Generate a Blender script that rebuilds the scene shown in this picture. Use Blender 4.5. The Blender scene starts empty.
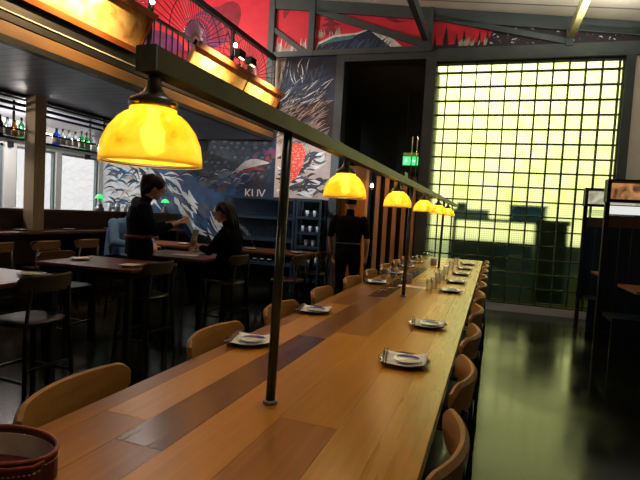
import bpy, bmesh, math, random
from mathutils import Vector, Matrix, Euler
random.seed(7)
PI = math.pi
sc = bpy.context.scene
COL = sc.collection

# ------------------------------------------------------------------ materials
MATS = {}
def _new(name):
    m = bpy.data.materials.new(name); m.use_nodes = True
    nt = m.node_tree; b = nt.nodes['Principled BSDF']
    MATS[name] = m
    return m, nt, b
def N(nt, kind, **kw):
    n = nt.nodes.new(kind)
    for k, v in kw.items(): setattr(n, k, v)
    return n
def ramp(nt, stops):
    r = N(nt, 'ShaderNodeValToRGB'); cr = r.color_ramp
    while len(cr.elements) < len(stops): cr.elements.new(0.5)
    for e, (p, c) in zip(cr.elements, stops): e.position = p; e.color = (*c, 1)
    return r
def plain(name, col, rough=.5, metal=0, var=.12, scale=9, bump=0, coat=0, spec=.5):
    m, nt, b = _new(name)
    tc = N(nt, 'ShaderNodeTexCoord'); no = N(nt, 'ShaderNodeTexNoise'); no.inputs['Scale'].default_value = scale
    no.inputs['Detail'].default_value = 4
    nt.links.new(tc.outputs['Object'], no.inputs['Vector'])
    lo = tuple(c*(1-var) for c in col); hi = tuple(min(1, c*(1+var)) for c in col)
    r = ramp(nt, [(.3, lo), (.7, hi)]); nt.links.new(no.outputs['Fac'], r.inputs['Fac'])
    nt.links.new(r.outputs['Color'], b.inputs['Base Color'])
    b.inputs['Roughness'].default_value = rough; b.inputs['Metallic'].default_value = metal
    b.inputs['Coat Weight'].default_value = coat; b.inputs['Specular IOR Level'].default_value = spec
    if bump:
        bp = N(nt, 'ShaderNodeBump'); bp.inputs['Strength'].default_value = bump; bp.inputs['Distance'].default_value = .01
        nt.links.new(no.outputs['Fac'], bp.inputs['Height']); nt.links.new(bp.outputs['Normal'], b.inputs['Normal'])
    return m
def wood(name, c1, c2, rough=.35, stretch=(14, 1, 14), scale=2.2, coat=0, seed=0, spec=.5):
    if name.startswith('table_'): stretch = (20, .8, 20); scale = 2.6; c1 = (c1[0]*.95, c1[1]*.86, c1[2]*.5); c2 = (c2[0], c2[1]*.91, c2[2]*.55)
    m, nt, b = _new(name)
    tc = N(nt, 'ShaderNodeTexCoord'); mp = N(nt, 'ShaderNodeMapping'); mp.inputs['Scale'].default_value = stretch
    mp.inputs['Location'].default_value = (seed*3.1, seed*1.7, 0)
    nt.links.new(tc.outputs['Object'], mp.inputs['Vector'])
    no = N(nt, 'ShaderNodeTexNoise'); no.inputs['Scale'].default_value = scale; no.inputs['Detail'].default_value = 4
    no.inputs['Distortion'].default_value = .15
    nt.links.new(mp.outputs['Vector'], no.inputs['Vector'])
    r = ramp(nt, [(.3, c1), (.7, c2)]); nt.links.new(no.outputs['Fac'], r.inputs['Fac'])
    nt.links.new(r.outputs['Color'], b.inputs['Base Color'])
    b.inputs['Roughness'].default_value = rough; b.inputs['Coat Weight'].default_value = coat
    b.inputs['Specular IOR Level'].default_value = spec
    b.inputs['Coat Roughness'].default_value = .18
    rr = N(nt, 'ShaderNodeMapRange'); rr.inputs['To Min'].default_value = rough*.8; rr.inputs['To Max'].default_value = min(1, rough*1.3)
    nt.links.new(no.outputs['Fac'], rr.inputs['Value']); nt.links.new(rr.outputs['Result'], b.inputs['Roughness'])
    bp = N(nt, 'ShaderNodeBump'); bp.inputs['Strength'].default_value = .03; bp.inputs['Distance'].default_value = .003
    nt.links.new(no.outputs['Fac'], bp.inputs['Height']); nt.links.new(bp.outputs['Normal'], b.inputs['Normal'])
    return m
def emis(name, col, strength, c2=None, scale=6, base=(.3, .3, .3), detail=3):
    m, nt, b = _new(name)
    b.inputs['Base Color'].default_value = (*base, 1)
    b.inputs['Emission Strength'].default_value = strength
    if c2:
        tc = N(nt, 'ShaderNodeTexCoord'); no = N(nt, 'ShaderNodeTexNoise'); no.inputs['Scale'].default_value = scale
        no.inputs['Detail'].default_value = detail; no.inputs['Distortion'].default_value = 1.2
        nt.links.new(tc.outputs['Object'], no.inputs['Vector'])
        r = ramp(nt, [(.35, c2), (.62, col)]); nt.links.new(no.outputs['Fac'], r.inputs['Fac'])
        nt.links.new(r.outputs['Color'], b.inputs['Emission Color'])
    else:
        b.inputs['Emission Color'].default_value = (*col, 1)
    return m
def glass(name, col=(1, 1, 1), rough=.02):
    m, nt, b = _new(name)
    b.inputs['Base Color'].default_value = (*col, 1); b.inputs['Roughness'].default_value = rough
    b.inputs['Transmission Weight'].default_value = 1; b.inputs['IOR'].default_value = 1.45
    return m

steel = plain('dark_steel', (.06, .075, .072), .32, .7, .3, 14)
beamm = plain('beam_paint_lit', (.085, .08, .038), .4, .4, .2, 10)  # olive of the pendant and window light is mixed into the paint
blackm = plain('black_paint', (.008, .009, .010), .5, 0, .3, 9, spec=.25)
blackf = plain('black_fabric', (.006, .006, .008), .9, 0, .3, 30, spec=.08)
navyf = plain('navy_fabric', (.006, .009, .024), .85, 0, .3, 30, spec=.08)
bluef = plain('pale_blue_knit', (.12, .25, .62), .9, 0, .12, 60, .3, spec=.1)
skin = plain('skin', (.62, .34, .25), .55, 0, .08, 20)
skin2 = plain('skin_fair', (.75, .42, .34), .55, 0, .08, 20)
hairm = plain('dark_hair', (.008, .006, .007), .5, 0, .3, 60, spec=.2)
frame_grey = plain('blue_grey_frame', (.045, .062, .068), .5, .1, .12, 5)
truss_grey = plain('truss_grey', (.055, .075, .082), .5, .1, .12, 5)
chairw = wood('chair_timber', (.28, .145, .038), (.38, .21, .064), .38, (3, 3, 14), 3)
chairw2 = wood('chair_timber_dark', (.04, .022, .010), (.07, .038, .018), .45, (3, 3, 14), 3)
seatd = plain('dark_seat', (.016, .014, .013), .34, 0, .2, 8, 0, .3)
legm = plain('dark_leg', (.007, .008, .012), .45, 0, .2, 8, spec=.25)
TW = [wood('table_oak_light', (.46, .23, .030), (.53, .28, .045), .30, (12, .7, 12), 1.6, 0, 1, .38),
      wood('table_walnut', (.035, .011, .003), (.085, .026, .006), .24, (12, .7, 12), 1.6, 0, 2, .25),
      wood('table_oak_mid', (.31, .135, .016), (.39, .185, .026), .30, (12, .7, 12), 1.6, 0, 3, .38),
      wood('table_oak_brown', (.18, .070, .009), (.25, .105, .015), .30, (12, .7, 12), 1.6, 0, 4, .38),
      wood('table_oak_window_lit', (.50, .28, .042), (.58, .335, .060), .27, (12, .7, 12), 1.6, 0, 5, .4)]  # last oak is yellower: window light on the right planks in its tone
redtable = wood('cafe_table_timber', (.17, .052, .02), (.24, .08, .032), .3, (2, 14, 14), 2.5, .1, 6)
timber = wood('post_timber', (.50, .34, .18), (.62, .44, .25), .55, (8, 8, 1), 2)
fascia_t = wood('fascia_timber', (.10, .052, .016), (.14, .075, .025), .5, (8, 1, 8), 2)
bar_t = wood('bar_timber', (.035, .018, .009), (.06, .03, .015), .5, (8, 1, 8), 2)
orange_t = wood('orange_timber', (.50, .17, .03), (.65, .26, .05), .5, (6, 6, 1), 2)
slat_t = wood('slat_timber', (.30, .13, .05), (.42, .20, .08), .4, (8, 8, 1), 2)
charger = plain('dark_lacquer', (.03, .012, .010), .2, 0, .3, 12, 0, .5)
linen = plain('white_linen', (.88, .91, .98), .8, 0, .03, 40)
china = plain('white_china', (.80, .88, 1.0), .2, 0, .02, 10, 0, .4)
cobalt = plain('cobalt_glaze', (.02, .07, .60), .25, 0, .2, 20)
darkwood = plain('chopstick_wood', (.05, .022, .016), .4, 0, .3, 30)
silver = plain('silver_metal', (.7, .7, .7), .2, 1, .05, 20)
paper = plain('paper', (.78, .74, .68), .8, 0, .05, 20)
mauve = plain('mauve_ceramic', (.30, .28, .36), .4, 0, .1, 20)
def thin_glass():
    m, nt, b = _new('clear_glass')
    tr = N(nt, 'ShaderNodeBsdfTransparent'); tr.inputs['Color'].default_value = (.93, .95, .95, 1)
    gl = N(nt, 'ShaderNodeBsdfGlossy'); gl.inputs['Roughness'].default_value = .06
    lw = N(nt, 'ShaderNodeLayerWeight'); lw.inputs['Blend'].default_value = .35
    m1 = N(nt, 'ShaderNodeMixShader'); nt.links.new(lw.outputs['Facing'], m1.inputs[0])
    nt.links.new(tr.outputs[0], m1.inputs[1]); nt.links.new(gl.outputs[0], m1.inputs[2])
    nt.links.new(m1.outputs[0], nt.nodes['Material Output'].inputs[0]); return m
clear = thin_glass()
pewter = plain('pewter', (.20, .20, .23), .35, .8, .2, 12)
leather = plain('maroon_leather', (.10, .018, .022), .42, 0, .2, 60, .3)
leather_edge = plain('leather_edge', (.22, .05, .05), .35, 0, .2, 60)
lining = plain('grey_lining', (.85, .85, .88), .8, 0, .35, 7)
thread = plain('cream_thread', (.62, .50, .36), .8)
plaster = plain('white_plaster', (.62, .62, .58), .8, 0, .05, 3)
skirt = plain('pale_skirting', (.62, .68, .76), .5, 0, .05, 5)
darkwall = plain('dark_wall', (.010, .012, .012), .8, 0, .15, 3, spec=.15)
darkwall2 = plain('near_wall', (.05, .05, .05), .8, 0, .1, 3)
green_glow = emis('green_shade', (.02, .62, .13), 1.6)
bright = emis('bulb_glow', (1, .82, .55), 25)
spotlens = emis('spot_lens', (1, .55, .25), 8)
tube_l = emis('strip_light', (1, .86, .80), 6)
exitm = emis('exit_green', (.02, .75, .18), 1.3)
exitw = emis('exit_white', (.7, 1, .8), 1.6)
brass = plain('brass', (.35, .22, .08), .3, .9, .1)

# amber marbled glass shade
def shade_mat():
    m, nt, b = _new('amber_glass')
    tc = N(nt, 'ShaderNodeTexCoord'); no = N(nt, 'ShaderNodeTexNoise'); no.inputs['Scale'].default_value = 9
    no.inputs['Detail'].default_value = 5; no.inputs['Distortion'].default_value = 2.2
    nt.links.new(tc.outputs['Object'], no.inputs['Vector'])
    r = ramp(nt, [(.24, (.85, .30, .01)), (.36, (1, .62, .04)), (.55, (1, .78, .12)), (.78, (1, .88, .40))])
    nt.links.new(no.outputs['Fac'], r.inputs['Fac'])
    tr = N(nt, 'ShaderNodeBsdfTranslucent'); nt.links.new(r.outputs['Color'], tr.inputs['Color'])
    nt.links.new(r.outputs['Color'], b.inputs['Base Color']); nt.links.new(r.outputs['Color'], b.inputs['Emission Color'])
    b.inputs['Emission Strength'].default_value = .42; b.inputs['Roughness'].default_value = .15
    mx = N(nt, 'ShaderNodeMixShader'); mx.inputs[0].default_value = .6
    tp = N(nt, 'ShaderNodeBsdfRefraction'); tp.inputs['Color'].default_value = (1, .85, .45, 1); tp.inputs['Roughness'].default_value = .35; tp.inputs['IOR'].default_value = 1.02
    m3 = N(nt, 'ShaderNodeMixShader'); m3.inputs[0].default_value = .16
    out = nt.nodes['Material Output']
    nt.links.new(b.outputs[0], mx.inputs[1]); nt.links.new(tr.outputs[0], mx.inputs[2])
    nt.links.new(mx.outputs[0], m3.inputs[1]); nt.links.new(tp.outputs[0], m3.inputs[2]); nt.links.new(m3.outputs[0], out.inputs[0])
    return m
amber = shade_mat()

def box_art():      # back-lit parchment of the balcony light boxes
    m, nt, b = _new('parchment_panel')
    tc = N(nt, 'ShaderNodeTexCoord'); no = N(nt, 'ShaderNodeTexNoise'); no.inputs['Scale'].default_value = 3.2
    no.inputs['Detail'].default_value = 8; no.inputs['Distortion'].default_value = 1.4
    nt.links.new(tc.outputs['Object'], no.inputs['Vector'])
    r = ramp(nt, [(.28, (.22, .10, .02)), (.40, (.62, .34, .09)), (.52, (.80, .52, .18)), (.68, (.92, .70, .32))])
    nt.links.new(no.outputs['Fac'], r.inputs['Fac']); nt.links.new(r.outputs['Color'], b.inputs['Base Color'])
    b.inputs['Roughness'].default_value = .6
    return m
parch = box_art()
trough = wood('trough_timber', (.30, .085, .022), (.46, .15, .04), .4, (8, 1, 8), 2, .2)

# polished concrete floor
def floor_mat():
    m, nt, b = _new('polished_concrete')
    tc = N(nt, 'ShaderNodeTexCoord')
    n1 = N(nt, 'ShaderNodeTexNoise'); n1.inputs['Scale'].default_value = 1.3; n1.inputs['Detail'].default_value = 3; n1.inputs['Roughness'].default_value = .5
    nt.links.new(tc.outputs['Object'], n1.inputs['Vector'])
    r = ramp(nt, [(.35, (.006, .007, .006)), (.7, (.020, .021, .013))]); nt.links.new(n1.outputs['Fac'], r.inputs['Fac'])
    nt.links.new(r.outputs['Color'], b.inputs['Base Color'])
    mr = N(nt, 'ShaderNodeMapRange'); mr.inputs['From Min'].default_value = .3; mr.inputs['From Max'].default_value = .7
    mr.inputs['To Min'].default_value = .09; mr.inputs['To Max'].default_value = .25
    b.inputs['Specular IOR Level'].default_value = .22; b.inputs['Specular Tint'].default_value = (1, .93, .66, 1)
    nt.links.new(n1.outputs['Fac'], mr.inputs['Value']); nt.links.new(mr.outputs['Result'], b.inputs['Roughness'])
    n2 = N(nt, 'ShaderNodeTexNoise'); n2.inputs['Scale'].default_value = 22; n2.inputs['Detail'].default_value = 5
    nt.links.new(tc.outputs['Object'], n2.inputs['Vector'])
    bp = N(nt, 'ShaderNodeBump'); bp.inputs['Strength'].default_value = .04; bp.inputs['Distance'].default_value = .003
    nt.links.new(n2.outputs['Fac'], bp.inputs['Height']); nt.links.new(bp.outputs['Normal'], b.inputs['Normal'])
    return m
floorm = floor_mat()

# lines of boards running along one axis
def board_mat(name, c1, c2, axis='Y', pitch=.12, rough=.6):
    m, nt, b = _new(name)
    tc = N(nt, 'ShaderNodeTexCoord'); sp = N(nt, 'ShaderNodeSeparateXYZ'); nt.links.new(tc.outputs['Object'], sp.inputs[0])
    mu = N(nt, 'ShaderNodeMath', operation='DIVIDE'); mu.inputs[1].default_value = pitch; nt.links.new(sp.outputs[axis], mu.inputs[0])
    fr = N(nt, 'ShaderNodeMath', operation='FRACT'); nt.links.new(mu.outputs[0], fr.inputs[0])
    gt = N(nt, 'ShaderNodeMath', operation='LESS_THAN'); gt.inputs[1].default_value = .07; nt.links.new(fr.outputs[0], gt.inputs[0])
    no = N(nt, 'ShaderNodeTexNoise'); no.inputs['Scale'].default_value = 2; nt.links.new(tc.outputs['Object'], no.inputs['Vector'])
    r = ramp(nt, [(.35, c1), (.65, c2)]); nt.links.new(no.outputs['Fac'], r.inputs['Fac'])
    mx = N(nt, 'ShaderNodeMix', data_type='RGBA'); mx.inputs['B'].default_value = (*(x*.35 for x in c1), 1)
    nt.links.new(gt.outputs[0], mx.inputs['Factor']); nt.links.new(r.outputs['Color'], mx.inputs['A'])
    nt.links.new(mx.outputs['Result'], b.inputs['Base Color']); b.inputs['Roughness'].default_value = rough
    return m
soffit = board_mat('soffit_boards', (.17, .19, .23), (.23, .25, .30), 'Y', .15, .45)
ceilm = board_mat('ceiling_boards', (.62, .58, .50), (.70, .66, .58), 'Y', .6, .7)

# glass blocks: greenish transmission with a fine moulded grid
def block_mat():
    m, nt, b = _new('glass_block')
    tc = N(nt, 'ShaderNodeTexCoord'); sp = N(nt, 'ShaderNodeSeparateXYZ'); nt.links.new(tc.outputs['Object'], sp.inputs[0])
    masks = []
    for ax, off in (('X', .01), ('Z', 0)):
        ad = N(nt, 'ShaderNodeMath', operation='ADD'); ad.inputs[1].default_value = 10+off; nt.links.new(sp.outputs[ax], ad.inputs[0])
        dv = N(nt, 'ShaderNodeMath', operation='MULTIPLY'); dv.inputs[1].default_value = 7/.24; nt.links.new(ad.outputs[0], dv.inputs[0])
        fr = N(nt, 'ShaderNodeMath', operation='FRACT'); nt.links.new(dv.outputs[0], fr.inputs[0])
        lt = N(nt, 'ShaderNodeMath', operation='LESS_THAN'); lt.inputs[1].default_value = .30; nt.links.new(fr.outputs[0], lt.inputs[0])
        masks.append(lt)
    mx = N(nt, 'ShaderNodeMath', operation='MAXIMUM'); nt.links.new(masks[0].outputs[0], mx.inputs[0]); nt.links.new(masks[1].outputs[0], mx.inputs[1])
    no = N(nt, 'ShaderNodeTexNoise'); no.inputs['Scale'].default_value = .7; nt.links.new(tc.outputs['Object'], no.inputs['Vector'])
    cr = N(nt, 'ShaderNodeMix', data_type='RGBA'); cr.inputs['A'].default_value = (.91, .94, .66, 1); cr.inputs['B'].default_value = (.64, .68, .34, 1)
    nt.links.new(mx.outputs[0], cr.inputs['Factor'])
    tr = N(nt, 'ShaderNodeBsdfTransparent'); nt.links.new(cr.outputs['Result'], tr.inputs['Color'])
    rf = N(nt, 'ShaderNodeBsdfRefraction'); rf.inputs['Roughness'].default_value = .3; rf.inputs['IOR'].default_value = 1.15
    nt.links.new(cr.outputs['Result'], rf.inputs['Color'])
    gl = N(nt, 'ShaderNodeBsdfGlossy'); gl.inputs['Roughness'].default_value = .25; gl.inputs['Color'].default_value = (.6, .6, .6, 1)
    m1 = N(nt, 'ShaderNodeMixShader'); m1.inputs[0].default_value = .6
    nt.links.new(tr.outputs[0], m1.inputs[1]); nt.links.new(rf.outputs[0], m1.inputs[2])
    m2 = N(nt, 'ShaderNodeMixShader'); m2.inputs[0].default_value = .04
    nt.links.new(m1.outputs[0], m2.inputs[1]); nt.links.new(gl.outputs[0], m2.inputs[2])
    nt.links.new(m2.outputs[0], nt.nodes['Material Output'].inputs[0])
    return m
blockm = block_mat()
def pane_mat():
    m, nt, b = _new('window_pane')
    tr = N(nt, 'ShaderNodeBsdfTransparent'); tr.inputs['Color'].default_value = (.80, .82, .84, 1)
    gl = N(nt, 'ShaderNodeBsdfGlossy'); gl.inputs['Roughness'].default_value = .05
    m1 = N(nt, 'ShaderNodeMixShader'); m1.inputs[0].default_value = .06
    nt.links.new(tr.outputs[0], m1.inputs[1]); nt.links.new(gl.outputs[0], m1.inputs[2])
    nt.links.new(m1.outputs[0], nt.nodes['Material Output'].inputs[0])
    return m
panem = pane_mat()

# ------------------------------------------------------------------ mesh builder
class MB:
    def __init__(s): s.v = []; s.f = []; s.m = []; s.sm = []
    def add(s, vs, fs, mi=0, smooth=False):
        o = len(s.v); s.v += [tuple(v) for v in vs]
        for f in fs: s.f.append([o+i for i in f]); s.m.append(mi); s.sm.append(smooth)
    def box(s, x0, x1, y0, y1, z0, z1, mi=0, M=None):
        vs = [Vector((x, y, z)) for z in (z0, z1) for y in (y0, y1) for x in (x0, x1)]
        if M: vs = [M @ v for v in vs]
        s.add(vs, [(0, 2, 3, 1), (4, 5, 7, 6), (0, 1, 5, 4), (2, 6, 7, 3), (0, 4, 6, 2), (1, 3, 7, 5)], mi)
        return s
    def bar(s, p0, p1, w, h, mi=0, up=(0, 0, 1)):      # rectangular bar between points
        p0 = Vector(p0); p1 = Vector(p1); d = (p1-p0).normalized(); u = Vector(up)
        if abs(d.dot(u)) > .98: u = Vector((0, 1, 0))
        a = d.cross(u).normalized(); b = a.cross(d).normalized()
        vs = []
        for p in (p0, p1):
            for i, j in ((-1, -1), (1, -1), (1, 1), (-1, 1)): vs.append(p+a*w/2*i+b*h/2*j)
        s.add(vs, [(3, 2, 1, 0), (4, 5, 6, 7), (0, 1, 5, 4), (1, 2, 6, 5), (2, 3, 7, 6), (3, 0, 4, 7)], mi)
        return s
    def tube(s, pts, r, n=10, mi=0, r1=None, closed=False):
        pts = [Vector(p) for p in pts]; k = len(pts); vs = []; prev = None
        for i, p in enumerate(pts):
            if closed: d = pts[(i+1) % k]-pts[i-1]
            else: d = pts[min(i+1, k-1)]-pts[max(i-1, 0)]
            d.normalize()
            if prev is None:
                u = Vector((0, 0, 1)) if abs(d.z) < .9 else Vector((1, 0, 0)); a = d.cross(u).normalized()
            else: a = (prev-d*prev.dot(d)).normalized()
            prev = a; b = d.cross(a); rr = r if r1 is None else r+(r1-r)*i/(k-1)
            for q in range(n): t = 2*PI*q/n; vs.append(p+a*math.cos(t)*rr+b*math.sin(t)*rr)
        fs = []
        for i in range(k if closed else k-1):
            j = (i+1) % k
            for q in range(n): w = (q+1) % n; fs.append((i*n+q, i*n+w, j*n+w, j*n+q))
        if not closed: fs.append(tuple(reversed(range(n)))); fs.append(tuple((k-1)*n+q for q in range(n)))
        s.add(vs, fs, mi, True)
        return s
    def lathe(s, prof, c=(0, 0, 0), n=24, mi=0, sx=1, sy=1):       # profile of (r, z)
        vs = []; c = Vector(c)
        for r, z in prof:
            for q in range(n): t = 2*PI*q/n; vs.append(c+Vector((math.cos(t)*r*sx, math.sin(t)*r*sy, z)))
        fs = []
        for i in range(len(prof)-1):
            for q in range(n): w = (q+1) % n; fs.append((i*n+q, i*n+w, (i+1)*n+w, (i+1)*n+q))
        if prof[0][0] > 1e-5: fs.append(tuple(reversed(range(n))))
        if prof[-1][0] > 1e-5: fs.append(tuple((len(prof)-1)*n+q for q in range(n)))
        s.add(vs, fs, mi, True)
        return s
    def ring(s, prof, **k):                                          # closed lathe profile
        n0 = len(s.f); s.lathe(prof+[prof[0]], **k)
        # drop the two caps
        capn = (1 if prof[0][0] > 1e-5 else 0)*2
        if capn: del s.f[-capn:]; del s.m[-capn:]; del s.sm[-capn:]
        return s
    def prism(s, poly, z0, z1, mi=0, M=None):                        # 2D outline extruded in z
        n = len(poly)
        vs = [Vector((x, y, z0)) for x, y in poly]+[Vector((x, y, z1)) for x, y in poly]
        if M: vs = [M @ v for v in vs]
        fs = [tuple(reversed(range(n))), tuple(range(n, 2*n))]+[(i, (i+1) % n, n+(i+1) % n, n+i) for i in range(n)]
        s.add(vs, fs, mi); return s
    def ell(s, c, rx, ry, rz, mi=0, n=16, M=None):
        vs = []; c = Vector(c); k = n//2
        for i in range(k+1):
            ph = PI*i/k
            for q in range(n):
                t = 2*PI*q/n; v = Vector((math.sin(ph)*math.cos(t)*rx, math.sin(ph)*math.sin(t)*ry, -math.cos(ph)*rz))
                if M: v = M @ v
                vs.append(c+v)
        fs = []
        for i in range(k):
            for q in range(n): w = (q+1) % n; fs.append((i*n+q, i*n+w, (i+1)*n+w, (i+1)*n+q))
        s.add(vs, fs, mi, True); return s
    def build(s, name, mats, parent=None, loc=(0, 0, 0), rotz=0, bevel=0, weld=False):
        me = bpy.data.meshes.new(name); me.from_pydata(s.v, [], s.f)
        if not isinstance(mats, (list, tuple)): mats = [mats]
        for m in mats: me.materials.append(m)
        for p, mi, sm in zip(me.polygons, s.m, s.sm): p.material_index = mi; p.use_smooth = sm
        bm = bmesh.new(); bm.from_mesh(me)
        bmesh.ops.remove_doubles(bm, verts=bm.verts, dist=1e-6)
        bmesh.ops.recalc_face_normals(bm, faces=bm.faces); bm.to_mesh(me); bm.free()
        me.update()
        o = bpy.data.objects.new(name, me); COL.objects.link(o)
        o.location = loc; o.rotation_euler = (0, 0, rotz)
        if parent: o.parent = parent
        if bevel:
            md = o.modifiers.new('bevel', 'BEVEL'); md.width = bevel; md.segments = 2; md.limit_method = 'ANGLE'
        return o
def tag(o, label=None, cat=None, group=None, kind=None):
    if label: o['label'] = label
    if cat: o['category'] = cat
    if group: o['group'] = group
    if kind: o['kind'] = kind
    return o
def thing(name, label, cat, loc=(0, 0, 0), rotz=0, group=None):
    o = bpy.data.objects.new(name, None); COL.objects.link(o); o.location = loc; o.rotation_euler = (0, 0, rotz)
    o.empty_display_size = .1
    return tag(o, label, cat, group)
def kids(o): return [c for c in bpy.data.objects if c.parent == o]
def dup(root, loc, rotz=0, label=None, group=None, tilt=None):
    def cp(o, par):
        c = o.copy(); COL.objects.link(c)
        if par: c.parent = par
        for ch in kids(o): cp(ch, c)
        return c
    r = cp(root, None); r.location = loc; r.rotation_euler = (0, 0, rotz)
    if label: r['label'] = label
    if group: r['group'] = group
    return r
ORD = ['nearest the camera', 'second from the camera', 'third from the camera', 'fourth from the camera', 'fifth from the camera',
       'sixth from the camera', 'seventh from the camera', 'eighth from the camera', 'ninth from the camera', 'tenth from the camera']

# the far wall stands slightly askew: its own frame (s along it, z up, y into it)
PHI = .04832; WO = Vector((-.905, 8.757, 0))
CW, SW = math.cos(PHI), math.sin(PHI)
def wall(mb, name, mats, parent=None, **k): return mb.build(name, mats, parent, loc=WO, rotz=PHI, **k)
def W(s_, y_, z_): return Vector((WO.x+s_*CW-y_*SW, WO.y+s_*SW+y_*CW, z_))

# ------------------------------------------------------------------ camera
H = 1.46; F = 489.4; pitch, roll, yaw = .05319, .05692, .3390
cp_, sp_ = math.cos(pitch), math.sin(pitch)
f = Vector((-math.sin(yaw)*cp_, math.cos(yaw)*cp_, -sp_)); r = Vector((math.cos(yaw), math.sin(yaw), 0)); u = r.cross(f)
r2 = r*math.cos(roll)+u*math.sin(roll); u2 = -r*math.sin(roll)+u*math.cos(roll)
cam = bpy.data.cameras.new('camera'); cam.sensor_width = 36; cam.lens = F/640*36; cam.clip_start = .02
co = bpy.data.objects.new('camera', cam); COL.objects.link(co)
Mx = Matrix((r2, u2, -f)).transposed().to_4x4(); Mx.translation = Vector((0, 0, H)); co.matrix_world = Mx
sc.camera = co

# ------------------------------------------------------------------ room shell
def S(mb, name, mats, **k): return tag(mb.build(name, mats, **k), kind='structure')
def SWl(mb, name, mats, **k): return tag(wall(mb, name, mats, **k), kind='structure')
S(MB().box(-8.3, 4.2, -2.2, 13.3, -.12, 0), 'floor', floorm)
# raking main ceiling
mb = MB(); x0, x1 = -9.0, 4.6
zc = lambda x: 5.12-.131*(x+1.31)
mb.add([(x0, -2.3, zc(x0)), (x1, -2.3, zc(x1)), (x1, 9.3, zc(x1)), (x0, 9.3, zc(x0)), (x0, -2.3, zc(x0)+.1), (x1, -2.3, zc(x1)+.1), (x1, 9.3, zc(x1)+.1), (x0, 9.3, zc(x0)+.1)],
       [(0, 3, 2, 1), (4, 5, 6, 7), (0, 1, 5, 4), (1, 2, 6, 5), (2, 3, 7, 6), (3, 0, 4, 7)])
S(mb, 'ceiling', ceilm)
S(MB().box(-8.3, 4.2, -2.3, -2.2, 0, 6), 'wall_rear', darkwall2)
# right wall, with a white upper half
S(MB().box(3.35, 3.45, -2.2, 8.95, 0, 6), 'wall_right', plaster)
# left wall with window openings
mb = MB()
WX = -8.0
wins = [(-.8, .6), (.9, 2.3), (2.6, 4.0), (4.3, 6.15), (6.38, 7.22), (7.34, 8.30)]
mb.box(WX-.15, WX, -2.2, 8.42, 0, .95); mb.box(WX-.15, WX, -2.2, 8.42, 2.36, 6)
ys = [-2.2]+[v for w in wins for v in w]+[8.42]
for i in range(0, len(ys), 2): mb.box(WX-.15, WX, ys[i], ys[i+1], .95, 2.36)
S(mb, 'wall_left', plaster)
winframe = plain('window_frame', (.16, .20, .20), .5, .2)
for i, (a, b) in enumerate(wins):
    m = MB()
    for q in (a+.02, b-.02): m.box(WX-.1, WX-.04, q-.02, q+.02, .95, 2.36)
    for q in (.97, 2.34): m.box(WX-.1, WX-.04, a, b, q-.02, q+.02)
    fr = S(m, 'window_%d' % (i+2), winframe)
    MB().box(WX-.075, WX-.068, a+.02, b-.02, .97, 2.34).build('pane', panem, fr)

# far wall in pieces round the tall opening and the glass-block window
mb = MB()
mb.box(-7.25, -1.98, 0, .22, 0, 5.95, 0)
mb.box(-1.98, 4.4, 0, .22, 4.33, 5.95, 0)
mb.box(-.36, -.25, 0, .22, 0, 4.33, 0); mb.box(2.78, 4.4, 0, .22, 0, 4.33, 0)
mb.box(-.25, 2.78, .0, .22, 0, .13, 0); mb.box(-.25, 2.78, 0, .22, 4.18, 4.33, 0)
SWl(mb, 'wall_far', darkwall)
SWl(MB().box(-.2, 2.66, -.02, 0, 0, .125), 'baseboard_far', skirt)
SWl(MB().box(2.78, 4.3, -.02, 0, 1.9, 4.2), 'trim_11', plaster)
# opening frame
fm = MB(); fm.box(-2.01, -1.86, -.06, .26, 0, 4.38); fm.box(-.40, -.22, -.06, .26, 0, 4.38); fm.box(-1.86, -.40, -.06, .26, 4.24, 4.38)
SWl(fm, 'door_1', frame_grey)
# steel frame right of the opening to the right wall
SWl(MB().box(-.22, 4.3, -.06, 0, 4.19, 4.40), 'trim_1', truss_grey)
SWl(MB().box(2.66, 2.79, -.06, .04, 0, 4.19), 'trim_2', frame_grey)
# corridor beyond the opening
cm = MB()
cm.box(-2.15, -2.03, .24, 1.7, 0, 4.4); cm.box(-.37, -.27, .24, 1.7, 0, 4.4); cm.box(-2.15, -.27, 1.7, 1.8, 0, 4.4)
SWl(cm, 'wall_corridor', plain('corridor_wall', (.035, .042, .038), .8, spec=.2))
cm = MB(); cm.add([W(-2.03, .24, 4.3), W(-.37, .24, 4.3), W(-.37, 1.7, 3.7), W(-2.03, 1.7, 3.7), W(-2.03, .24, 4.4), W(-.37, .24, 4.4), W(-.37, 1.7, 4.4), W(-2.03, 1.7, 4.4)],
       [(0, 3, 2, 1), (4, 5, 6, 7), (0, 1, 5, 4), (1, 2, 6, 5), (2, 3, 7, 6), (3, 0, 4, 7)])
S(cm, 'ceiling_corridor', plain('corridor_ceiling', (.05, .055, .05), .8))
# glass-block window
P = .24
s0 = -.037+.0
cols = [-.037+P*k for k in range(0, 12)]
ztop = 4.18; rows = [4.18-.165-P*k for k in range(0, 17)]
xs = [-.22]+cols+[2.66]
zs = [4.18]+rows+[.13]
zs = sorted(set(zs), reverse=True)
gm = MB(); mm = MB()
for i in range(len(xs)-1):
    for j in range(len(zs)-1):
        a, b = xs[i]+.0105, xs[i+1]-.0105; c, d = zs[j+1]+.0105, zs[j]-.0105
        if b-a > .02 and d-c > .02: gm.box(a, b, .03, .11, c, d)
for x in xs: mm.box(x-.010, x+.010, .022, .118, .13, 4.18)
for z in zs: mm.box(-.22, 2.66, .024, .116, z-.010, z+.010)
mortar = plain('block_mortar', (.05, .07, .06), .7)
wf = SWl(mm, 'window_1', mortar)
tag(gm.build('glass_block', blockm, wf), 'greenish glass blocks with a fine moulded grid')

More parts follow.
